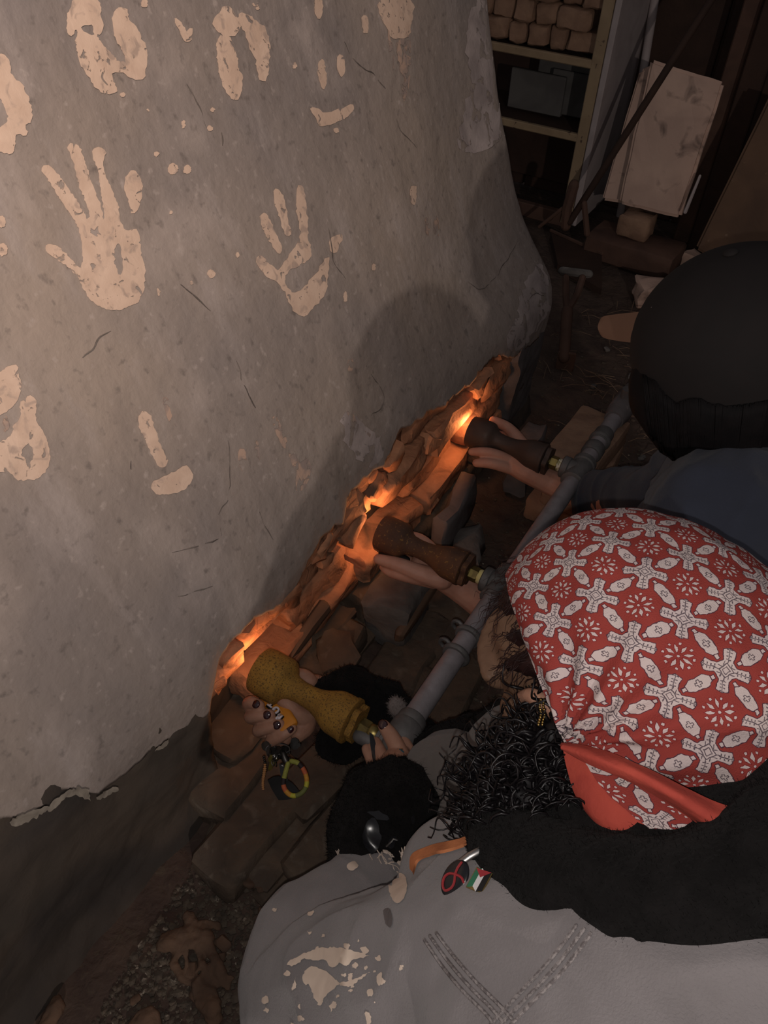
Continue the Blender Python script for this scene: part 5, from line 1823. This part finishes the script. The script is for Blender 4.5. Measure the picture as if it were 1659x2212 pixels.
# flag pin
p_, n_ = on_jacket(1040, 1908, 0.003)
n_ = (n_ + (CAM - p_).normalized()).normalized()
fx = (rt * -0.25 + dn * 0.97)
fx = (fx - n_ * fx.dot(n_)).normalized()      # along the stripes, away from the pole
fy = n_.cross(fx)
if fy.dot(rt) < 0: fy = -fy                      # green side on the left, black on the right


def fp(a, b, h=0.0): return p_ + fx * (a + 0.0012 * math.sin(b * 900)) + fy * b + n_ * (0.0014 + h + 0.0006 * math.sin(a * 500))


fl_ = obj('flag_pin', merge([sheet([[fp(-0.007, b) - n_ * 0.0010, fp(0.0, b) - n_ * 0.0010, fp(0.0085, b) - n_ * 0.0010] for b in (-0.0062, 0.0, 0.0062)], 3, 0.0016)]), M['gold'], W1)
for nm, b0, b1, mm_ in (('green_stripe', -0.0056, -0.0019, 'green'), ('white_stripe', -0.0019, 0.0019, 'white'), ('black_stripe', 0.0019, 0.0056, 'black')):
    obj(nm, sheet([[fp(a, b) for a in (-0.0064, 0.0, 0.0078)] for b in (b0, (b0 + b1) / 2, b1)], 3, 0.0008), M[mm_], fl_)
obj('red_triangle', ([fp(-0.0066, -0.0057, 0.0007), fp(-0.0066, 0.0057, 0.0007), fp(-0.0010, 0.0, 0.0007)], [(0, 1, 2)]), M['red'], fl_, False)

# ------------------------------------------------------------------ lighter with raised letters, and its flame
def lighter(a, b, wid, thick, up, label, letters=None, flame_at=None, power=0.25, m_='lighter'):
    r = empty('pocket_lighter', (a + b) / 2, label, 'lighter')
    d = (b - a).normalized()
    up = (up - d * up.dot(d)).normalized()
    sd = d.cross(up)
    L_ = (b - a).length
    V, Fc = [], []
    n_ = 24
    for s, k in ((0, 0.80), (0.002, 0.95), (0.006, 1.0), (L_ - 0.012, 1.0), (L_ - 0.010, 0.96)):
        for q in range(n_):
            t = 2 * math.pi * q / n_
            V.append(a + d * s + sd * (math.copysign(abs(math.cos(t)) ** 0.7, math.cos(t)) * wid * 0.5 * k) + up * (math.copysign(abs(math.sin(t)) ** 0.7, math.sin(t)) * thick * 0.5 * k))
    for i in range(4):
        for q in range(n_):
            q2 = (q + 1) % n_
            Fc.append((i * n_ + q, i * n_ + q2, (i + 1) * n_ + q2, (i + 1) * n_ + q))
    Fc += [tuple(range(n_))[::-1], tuple(range(4 * n_, 5 * n_))]
    obj('lighter_body', (V, Fc), M[m_], r)
    tb = a + d * (L_ - 0.010)
    obj('metal_hood', tube([tb, tb + d * 0.010], [wid * 0.38, wid * 0.36], 14, True, False, thick / wid, up), M['steel'], r)
    obj('spark_wheel', lathe([(-0.0035, 0.004), (-0.003, 0.0045), (0.003, 0.0045), (0.0035, 0.004)], tb + d * 0.009 + up * 0.003, sd, 14), M['gunmetal'], r)
    if flame_at is not None:
        fl = limb([(flame_at, 0.0022), (flame_at + Vector((0, 0, 0.006)), 0.0040), (flame_at + Vector((0, 0, 0.011)), 0.0028), (flame_at + Vector((0, 0, 0.017)), 0.0006)], 10, 4)
        obj('lighter_flame', fl, M['flame'], r)
        lo = lamp('flame_light', (0, 0, 0), power * 0.9, (1.0, 0.41, 0.16), 0.016)
        lo.parent = r
        lo.location = (flame_at + Vector((0.003, 0.0, 0.038))) - root_loc(r)
    return r


la, lb = at(626, 1574, 1.180), at(574, 1490, 1.232)
lt = lighter(la, lb, 0.030, 0.013, CAM - at(590, 1530, 1.2), 'orange pocket lighter with white raised letters held under the ochre burner', None, Vector((-0.500, MU[0] + 0.008, ZB - 0.028)), 0.33)
ld = (lb - la).normalized()
lup = ((CAM - la) - ld * (CAM - la).dot(ld)).normalized()
lsd = ld.cross(lup)
if lsd.dot(rt) > 0: lsd = -lsd    # towards lower left in the picture
pos = [(604, 1550), (597, 1535), (588, 1521)]
for ch, (px, py) in zip('BOT', pos):
    c = bpy.data.curves.new('t', 'FONT')
    c.body = ch
    c.size = 0.0145
    c.extrude = 0.0016
    c.offset = 0.0006
    c.align_x = 'CENTER'
    c.align_y = 'CENTER'
    to_ = bpy.data.objects.new('t', c)
    COL.objects.link(to_)
    dg = bpy.context.evaluated_depsgraph_get()
    dg.update()
    me = bpy.data.meshes.new_from_object(to_.evaluated_get(dg))
    bpy.data.objects.remove(to_)
    h = at(px, py, 1.2)
    # sit on the lighter's face
    t = (h - la).dot(lup)
    v_ = ray(px, py)
    hh = CAM + v_ * (((la + lup * 0.0082) - CAM).dot(lup) / v_.dot(lup))
    yv = (lsd * 0.95 - ld * 0.3).normalized()   # letters' up direction
    xv = yv.cross(lup).normalized()
    for nm, sc, hgt, m_ in (('letter_shadow', 1.22, -0.0004, 'black'), ('letter', 1.0, 0.0010, 'lettering')):
        m2 = me.copy()
        for vv in m2.vertices:
            q = vv.co.copy()
            vv.co = hh + (xv * q.x + yv * q.y) * sc + lup * (q.z + hgt) + (-yv * -0.0010 if nm == 'letter_shadow' else Vector((0, 0, 0)))
        objm(nm, m2, M[m_], lt, False)
orim = [at(x, y, d) for x, y, d in ((603, 1530, 1.193), (611, 1541, 1.192), (616, 1552, 1.191), (615, 1562, 1.192))]
obj('lighter_ridge', tube(orim, 0.0016, 6), M['lighter'], lt)
lighter(at(880, 1218, 1.392), at(815, 1180, 1.415), 0.023, 0.012, CAM - at(850, 1200, 1.39), 'pocket lighter in the hand below the middle rusted burner', None, Vector((-0.500, MU[1] + 0.010, ZB - 0.028)), 0.60, 'black')
lighter(at(1090, 965, 1.655), at(1030, 940, 1.67), 0.023, 0.012, CAM - at(1060, 950, 1.65), 'pocket lighter in the hand below the dark burner by the kiln corner', None, Vector((-0.500, MU[2] + 0.010, ZB - 0.028)), 0.60, 'black')

# ------------------------------------------------------------------ bunch of keys hanging from the hand
kr = empty('key_bunch', at(610, 1620, 1.215), 'bunch of keys with rainbow carabiner loop and beads dangling from the hand', 'keys')
kd = 1.200
def kp(px, py, o=0.0): return at(px, py, kd + o)


ring = [kp(600 + 26 * math.cos(a), 1618 + 12 * math.sin(a), 0.006 * math.sin(a)) for a in np.linspace(0, 6.283, 29)[:-1]]
obj('split_ring', tube(ring, 0.0013, 6, False, True), M['steel'], kr)
rk = random.Random(2)
for k, (x0, y0, x1, y1, m_) in enumerate(((572, 1602, 582, 1632, 'steel'), (584, 1598, 592, 1630, 'gunmetal'), (600, 1612, 590, 1645, 'steel'), (618, 1612, 606, 1640, 'gunmetal'), (628, 1605, 650, 1608, 'gunmetal'), (592, 1630, 583, 1665, 'yellowcard'))):
    a, b = kp(x0, y0, 0.004 * (k % 3)), kp(x1, y1, 0.004 * (k % 2))
    d = (b - a).normalized()
    up = ((CAM - a).normalized() + rt * (0.9 if k % 2 else -0.8) + dn * 0.3).normalized()
    up = (up - d * up.dot(d)).normalized()
    sd = d.cross(up)
    L_ = (b - a).length
    prof = [(0, -0.004), (0.002, -0.0075), (0.007, -0.009), (0.011, -0.007), (0.013, -0.0035), (L_ * 0.75, -0.0035), (L_ * 0.8, -0.0015), (L_ * 0.86, -0.0032), (L_ * 0.93, -0.001), (L_, 0.0), (L_ * 0.97, 0.0035), (0.013, 0.0035), (0.011, 0.007), (0.007, 0.009), (0.002, 0.0075), (0, 0.004)]
    V, Fc = prism(prof, -0.0011, 0.0011, lambda v, a=a, d=d, sd=sd, up=up: a + d * v.x + sd * v.y + up * v.z)
    obj('key', (V, Fc), M[m_], kr, False)
for k in range(12):
    q = kp(598 + rk.uniform(-16, 26), 1620 + rk.uniform(-8, 32), rk.uniform(-0.002, 0.006))
    r_ = rk.uniform(0.003, 0.005)
    tl = Vector((rk.uniform(-1, 1), rk.uniform(-1, 1), rk.uniform(-1, 1))).normalized()
    n_ = tl.orthogonal().normalized()
    obj('chain_link', tube([q + (n_ * math.cos(a) + tl.cross(n_) * math.sin(a) * 0.7) * r_ for a in np.linspace(0, 6.283, 13)[:-1]], 0.0009, 5, False, True), M['steel'] if k % 3 else M['gunmetal'], kr)
obj('clasp', tube([kp(612, 1628), kp(616, 1640), kp(620, 1648)], [0.004, 0.0055, 0.0045], 10), M['gunmetal'], kr)
# bead string
for k in range(17):
    y = 1634 + k * 4.4
    r_ = 0.0028 if 6 <= k <= 11 else 0.0022
    obj('bead', ellipsoid(kp(570 + 2.2 * math.sin(k * 0.35), y), (c2w(r_, 0, 0), c2w(0, r_ * 0.62, 0), c2w(0, 0, r_)), 10, 6), M['bead'] if k >= 4 else M['gunmetal'], kr)
# black leather fob
V, Fc = sheet([R_([(578, 1685, 1.213), (590, 1678, 1.212), (602, 1676, 1.212)]), R_([(588, 1706, 1.218), (604, 1700, 1.217), (630, 1690, 1.216)]), R_([(602, 1728, 1.222), (626, 1726, 1.221), (652, 1716, 1.220)])], 4, 0.003)
obj('leather_fob', (V, Fc), M['black'], kr)
obj('fob_strap', sheet([R_([(603, 1650, 1.213), (612, 1650, 1.213)]), R_([(608, 1690, 1.214), (622, 1685, 1.214)])], 3, 0.002), M['black'], kr)
# rainbow carabiner loop
cpx = [(622, 1650), (616, 1672), (612, 1690), (615, 1704), (624, 1715), (636, 1719), (650, 1714), (660, 1702), (663, 1688), (660, 1672), (653, 1658), (643, 1648), (630, 1644)]
cq = resample(cpx, 6)
cv, cf = tube([kp(q[0], q[1], -0.004) for q in cq], 0.0036, 10)
cobj = obj('carabiner_loop', (cv, cf), None, kr)
cols = [('yg', (0.30, 0.30, 0.06)), ('bk', (0.03, 0.02, 0.02)), ('rd', (0.50, 0.12, 0.05)), ('or', (0.55, 0.26, 0.04)), ('ye', (0.50, 0.46, 0.05)), ('gn', (0.16, 0.17, 0.05))]
for n_, c_ in cols:
    cobj.data.materials.append(mat('braid_' + n_, c_, tuple(x * 0.8 for x in c_), 0.7, 300))
seq = [0, 0, 1, 2, 3, 4, 5, 5, 4, 3, 2, 1, 0, 0]
nr_ = len(cq) + 6
for p in cobj.data.polygons:
    k = min(p.vertices) // 10
    cobj.data.polygons[p.index].material_index = seq[min(int(k / nr_ * len(seq)), len(seq) - 1)]

# small brass tube and dark ribbon between burner and hand
fit = empty('valve_fitting', at(805, 1600, 1.16), 'small brass and steel gas fitting gripped between the fingers', 'fitting')
obj('brass_tube', tube([at(772, 1566, 1.165), at(800, 1585, 1.160), at(815, 1600, 1.158)], 0.0036, 8), M['brass'], fit)
obj('grey_sleeve', tube([at(778, 1590, 1.155), at(800, 1600, 1.150)], 0.011, 12), M['iron_cast'], fit)
obj('steel_stem', tube([at(818, 1600, 1.145), at(824, 1622, 1.135), at(828, 1640, 1.128)], [0.0065, 0.0060, 0.0060], 12), M['iron_cast'], fit)
obj('steel_nut', lathe([(-0.003, 0.0075), (0.003, 0.0075)], at(822, 1613, 1.136), (at(828, 1640, 1.128) - at(818, 1600, 1.145)), 6), M['steel'], fit, False)
obj('white_cap', ellipsoid(at(853, 1595, 1.118), (c2w(0.006, 0.009, 0), c2w(0.006, -0.005, 0), c2w(0, 0, 0.004)), 12, 8), M['white'], fit)
obj('black_ribbon', sheet([R_([(798, 1582, 1.135), (806, 1588, 1.134)]), R_([(800, 1610, 1.128), (812, 1612, 1.127)]), R_([(806, 1640, 1.120), (810, 1660, 1.112)])], 4, 0.0015), M['vinyl'], W1)

# ------------------------------------------------------------------ person in the cap
W2 = empty('person', (0.05, 0.75, 0), 'person in black cap and navy top crouching and holding lighters to two burners', 'person')
h2f = c2w(-0.90, 0.10, 0.42).normalized()
h2u = c2w(0.02, -0.72, -0.69)
h2u = (h2u - h2f * h2u.dot(h2f)).normalized()
h2l = h2u.cross(h2f)
K2 = 0.93
HC2 = at(1585, 795, 1.10 * K2)


def hp2(f, l, u): return HC2 + (h2f * f + h2l * l + h2u * u) * K2


b2 = [ellipsoid(HC2, (h2f * 0.089, h2l * 0.070, h2u * 0.102), 26, 16, head_fn),
      limb([(hp2(0.085, 0, 0.018), 0.010), (hp2(0.106, 0, -0.018), 0.011), (hp2(0.088, 0, -0.030), 0.010)], 10, 3),
      limb([(hp2(0.086, 0.024, -0.055), 0.009), (hp2(0.093, 0, -0.055), 0.011), (hp2(0.086, -0.024, -0.055), 0.009)], 8, 3),
      ellipsoid(hp2(0.068, 0, -0.092), (h2f * 0.025, h2l * 0.028, h2u * 0.022), 12, 8)]
S2L = at(1560, 1120, 1.00)
S2R = at(1640, 940, 1.14)
PEL2 = Vector((0.32, 0.62, 0.22))
E3 = at(1420, 1085, 1.30)
W3 = at(1195, 1045, 1.640)
M3 = at(1252, 1070, 1.610)
M2 = at(1058, 1318, 1.395)
E2 = at(1200, 1400, 1.17)
W2p = at(1000, 1275, 1.420)
b2.append(limb([(hp2(-0.03, 0, -0.08), 0.05), (at(1640, 960, 1.10), 0.055), (at(1680, 1020, 1.10), 0.07)], 14, 4))
b2.append(limb([(S2L, 0.05), (at(1650, 1040, 1.10), 0.075), (S2R, 0.05)], 14, 4))
b2.append(limb([(at(1680, 1040, 1.12), 0.09), (PEL2 + Vector((-0.08, 0.1, 0.15)), 0.10), (PEL2, 0.10)], 16, 5))
b2.append(limb([(S2R, 0.045), (E3, 0.036), (M3, 0.026), (W3, 0.024)], 12, 6))
b2.append(limb([(S2L, 0.045), (E2, 0.036), (M2, 0.026), (W2p, 0.024)], 12, 6))
for dx, dy in ((-0.06, 0.10), (0.0, -0.10)):
    kn = Vector((0.0 + dx, 0.78 + dy, 0.30))
    b2.append(limb([(PEL2 + Vector((0, dy * 0.5, 0)), 0.07), (kn, 0.052)], 12, 5))
    b2.append(limb([(kn, 0.05), (Vector((kn.x + 0.12, kn.y, 0.06)), 0.035), (Vector((kn.x - 0.02, kn.y, 0.04)), 0.032)], 12, 5))
b2m = blob('body', b2, 0.005, 3)
# hand at the far burner
f3 = [limb([(M3 + (E3 - M3).normalized() * 0.06, 0.031), (M3, 0.028), (W3, 0.026), (at(1140, 1018, 1.625), 0.025), (at(1110, 1000, 1.635), 0.025)], 14, 4),
      chain([(1110, 998, 1.630), (1066, 980, 1.612), (1040, 976, 1.610), (1020, 976, 1.614)], [0.0135, 0.0108, 0.0098, 0.0085]),
      chain([(1105, 1012, 1.625), (1068, 1003, 1.606), (1046, 1000, 1.604), (1030, 1000, 1.608)], [0.0135, 0.0110, 0.0102, 0.0092]),
      chain([(1118, 985, 1.655), (1085, 958, 1.668), (1062, 948, 1.672), (1045, 945, 1.672)], [0.0135, 0.0105, 0.0095, 0.0085]),
      chain([(1120, 975, 1.66), (1095, 945, 1.685), (1070, 938, 1.69), (1050, 935, 1.69)], [0.0125, 0.0100, 0.009, 0.008]),
      chain([(1150, 1000, 1.65), (1125, 958, 1.655), (1098, 925, 1.665), (1066, 908, 1.675)], [0.018, 0.0150, 0.0120, 0.0095])]
h3 = blob('hand', f3, 0.002, 4)
f2 = [limb([(M2 + (E2 - M2).normalized() * 0.05, 0.030), (M2, 0.028), (W2p, 0.026), (at(950, 1240, 1.405), 0.026), (at(915, 1220, 1.41), 0.024)], 14, 4),
      chain([(955, 1252, 1.385), (905, 1238, 1.380), (860, 1220, 1.378), (818, 1208, 1.382)], [0.0185, 0.0165, 0.0135, 0.0098]),
      chain([(940, 1255, 1.395), (885, 1245, 1.385), (845, 1235, 1.388), (830, 1225, 1.395)], [0.0150, 0.0125, 0.0105, 0.009]),
      chain([(955, 1215, 1.415), (915, 1172, 1.420), (885, 1160, 1.424), (862, 1165, 1.425)], [0.0150, 0.0125, 0.0108, 0.009]),
      chain([(945, 1210, 1.425), (905, 1180, 1.435), (870, 1175, 1.44), (850, 1180, 1.44)], [0.0130, 0.0108, 0.0098, 0.0085]),
      chain([(935, 1230, 1.425), (890, 1215, 1.435), (860, 1205, 1.43), (850, 1200, 1.425)], [0.0130, 0.0105, 0.0095, 0.0085])]
h4 = blob('hand', f2, 0.002, 4)
obj('body', join_meshes('body', [b2m, h3, h4]), M['skin2'], W2)
T_, D_ = at(818, 1208, 1.382), at(860, 1220, 1.378)
eyes(hp2, h2f, h2l, h2u, K2, W2)
# cap
def cap_fn(d):
    return d


CC = hp2(-0.01, 0, 0.035)
V, Fc = [], []
for i in range(17):
    th = math.pi * 0.53 * i / 16
    for k in range(40):
        ph = 2 * math.pi * k / 40
        V.append(CC + (h2f * (0.130 * math.sin(th) * math.cos(ph)) + h2l * (0.116 * math.sin(th) * math.sin(ph)) + h2u * (0.118 * math.cos(th))) * K2)
for i in range(16):
    for k in range(40):
        k2 = (k + 1) % 40
        Fc.append((i * 40 + k, (i + 1) * 40 + k, (i + 1) * 40 + k2, i * 40 + k2))
capo = obj('cap', (V, Fc), M['cap'], W2)
obj('cap_button', ellipsoid(CC + h2u * 0.119 * K2, (h2f * 0.008, h2l * 0.008, h2u * 0.004), 10, 6), M['cap'], capo)
brimv = sheet([R_([(1420, 672, .990), (1370, 676, 1.010), (1330, 680, 1.030), (1306, 684, 1.042), (1299, 690, 1.046)]),
               R_([(1420, 706, .975), (1370, 706, .998), (1330, 706, 1.022), (1303, 706, 1.038), (1293, 706, 1.043)]),
               R_([(1420, 745, .970), (1370, 741, .992), (1332, 736, 1.016), (1308, 730, 1.034), (1299, 722, 1.042)])], 7, 0.003)
obj('cap_brim', brimv, M['brim'], capo)
obj('brim_stitching', merge([tube([at(1408 - 3 * math.sin(k * 1.2), 664 + k * 12, 0.957), at(1406 - 3 * math.sin(k * 1.2), 670 + k * 12, 0.957)], 0.0007, 4) for k in range(6)]), M['fray'], capo)
# long straight hair hanging from the cap
hr = [limb([(at(1490, 775, 0.995), 0.054), (at(1470, 840, 0.998), 0.060), (at(1482, 930, 1.0130), 0.042), (at(1495, 990, 1.0316), 0.0200)], 16, 6),
      limb([(at(1560, 790, 1.0144), 0.078), (at(1560, 830, 1.0044), 0.086), (at(1580, 900, 1.0137), 0.0744), (at(1590, 960, 1.0230), 0.0465)], 16, 6),
      limb([(at(1640, 790, 1.0416), 0.072), (at(1660, 840, 1.0323), 0.0744), (at(1660, 900, 1.0416), 0.0558)], 14, 5)]
hrm = blob('long_hair', hr, 0.005, 4, lambda c, n: 0.003 * noise.noise(Vector((c.x * 60, c.y * 60, c.z * 6))))
hro = objm('long_hair', hrm, M['hair_straight'], W2)
rr = random.Random(12)
CAPB = bvh_of(capo.data)
parts = []
for k in range(420):
    px, py = rr.uniform(1385, 1659), rr.uniform(690, 800)
    h, n_ = hit(bvh_of(hrm) if k == 0 else HB, px, py) if k else (None, None)
    if k == 0:
        HB = bvh_of(hrm)
        continue
    if h is None: continue
    pts_ = []
    x, y = px, py
    while y < 1000:
        hc_, _n = hit(CAPB, x, y)
        if hc_ is None or (hc_ - CAM).length > (h - CAM).length: break
        y += 8
        h, n_ = hit(HB, x, y)
        if h is None: break
    if h is None: continue
    dx = (1500 - px) * 0.0010 + rr.uniform(-0.03, 0.03)
    for i in range(8):
        h, n_ = hit(HB, x, y)
        if h is None: break
        pts_.append(h + (CAM - h).normalized() * 0.0015)
        y += 26
        x += dx * 26
    if len(pts_) > 3: parts.append(tube(pts_, 0.0009, 4, False))
if parts: obj('hair_strands', merge(parts), M['hair_straight'], hro)
# navy top
nv = [limb([(at(1290, 1078, 1.570), 0.051), (at(1345, 1072, 1.47), 0.050), (at(1410, 1075, 1.32), 0.052), (at(1530, 1010, 1.20), 0.060), (S2R, 0.068)], 18, 6),
      limb([(S2L, 0.080), (at(1440, 1190, 1.06), 0.062), (at(1200, 1390, 1.17), 0.056), (at(1105, 1355, 1.315), 0.042)], 18, 6),
      limb([(S2L, 0.085), (at(1600, 1060, 1.09), 0.10), (S2R, 0.08)], 18, 5),
      limb([(at(1470, 1130, 1.10), 0.045), (at(1560, 1130, 1.07), 0.08), (at(1700, 1140, 1.06), 0.11)], 18, 5),
      limb([(at(1640, 1080, 1.12), 0.13), (PEL2 + Vector((-0.07, 0.08, 0.16)), 0.14), (PEL2, 0.14)], 18, 6)]
nvm = blob('navy_top', nv, 0.005, 5, wrinkle(0.010, 13, 4))
objm('navy_top', nvm, M['navy'], W2)
t2 = []
for dx, dy in ((-0.06, 0.10), (0.0, -0.10)):
    kn = Vector((0.0 + dx, 0.78 + dy, 0.30))
    t2.append(limb([(PEL2 + Vector((0, dy * 0.5, 0)), 0.11), (kn + Vector((0.02, 0, -0.01)), 0.075)], 14, 5))
    t2.append(limb([(kn + Vector((0.02, 0, -0.01)), 0.072), (Vector((kn.x + 0.12, kn.y, 0.09)), 0.06)], 14, 5))
objm('trousers', blob('trousers', t2, 0.007, 4), M['black'], W2)
for dx, dy in ((-0.06, 0.10), (0.0, -0.10)):
    kn = Vector((0.0 + dx, 0.78 + dy, 0.0))
    objm('shoe', blob('shoe', [limb([(Vector((kn.x + 0.16, kn.y, 0.045)), 0.040), (Vector((kn.x + 0.06, kn.y, 0.042)), 0.042), (Vector((kn.x - 0.06, kn.y, 0.036)), 0.034)], 14, 5)], 0.006, 2), M['black'], W2)
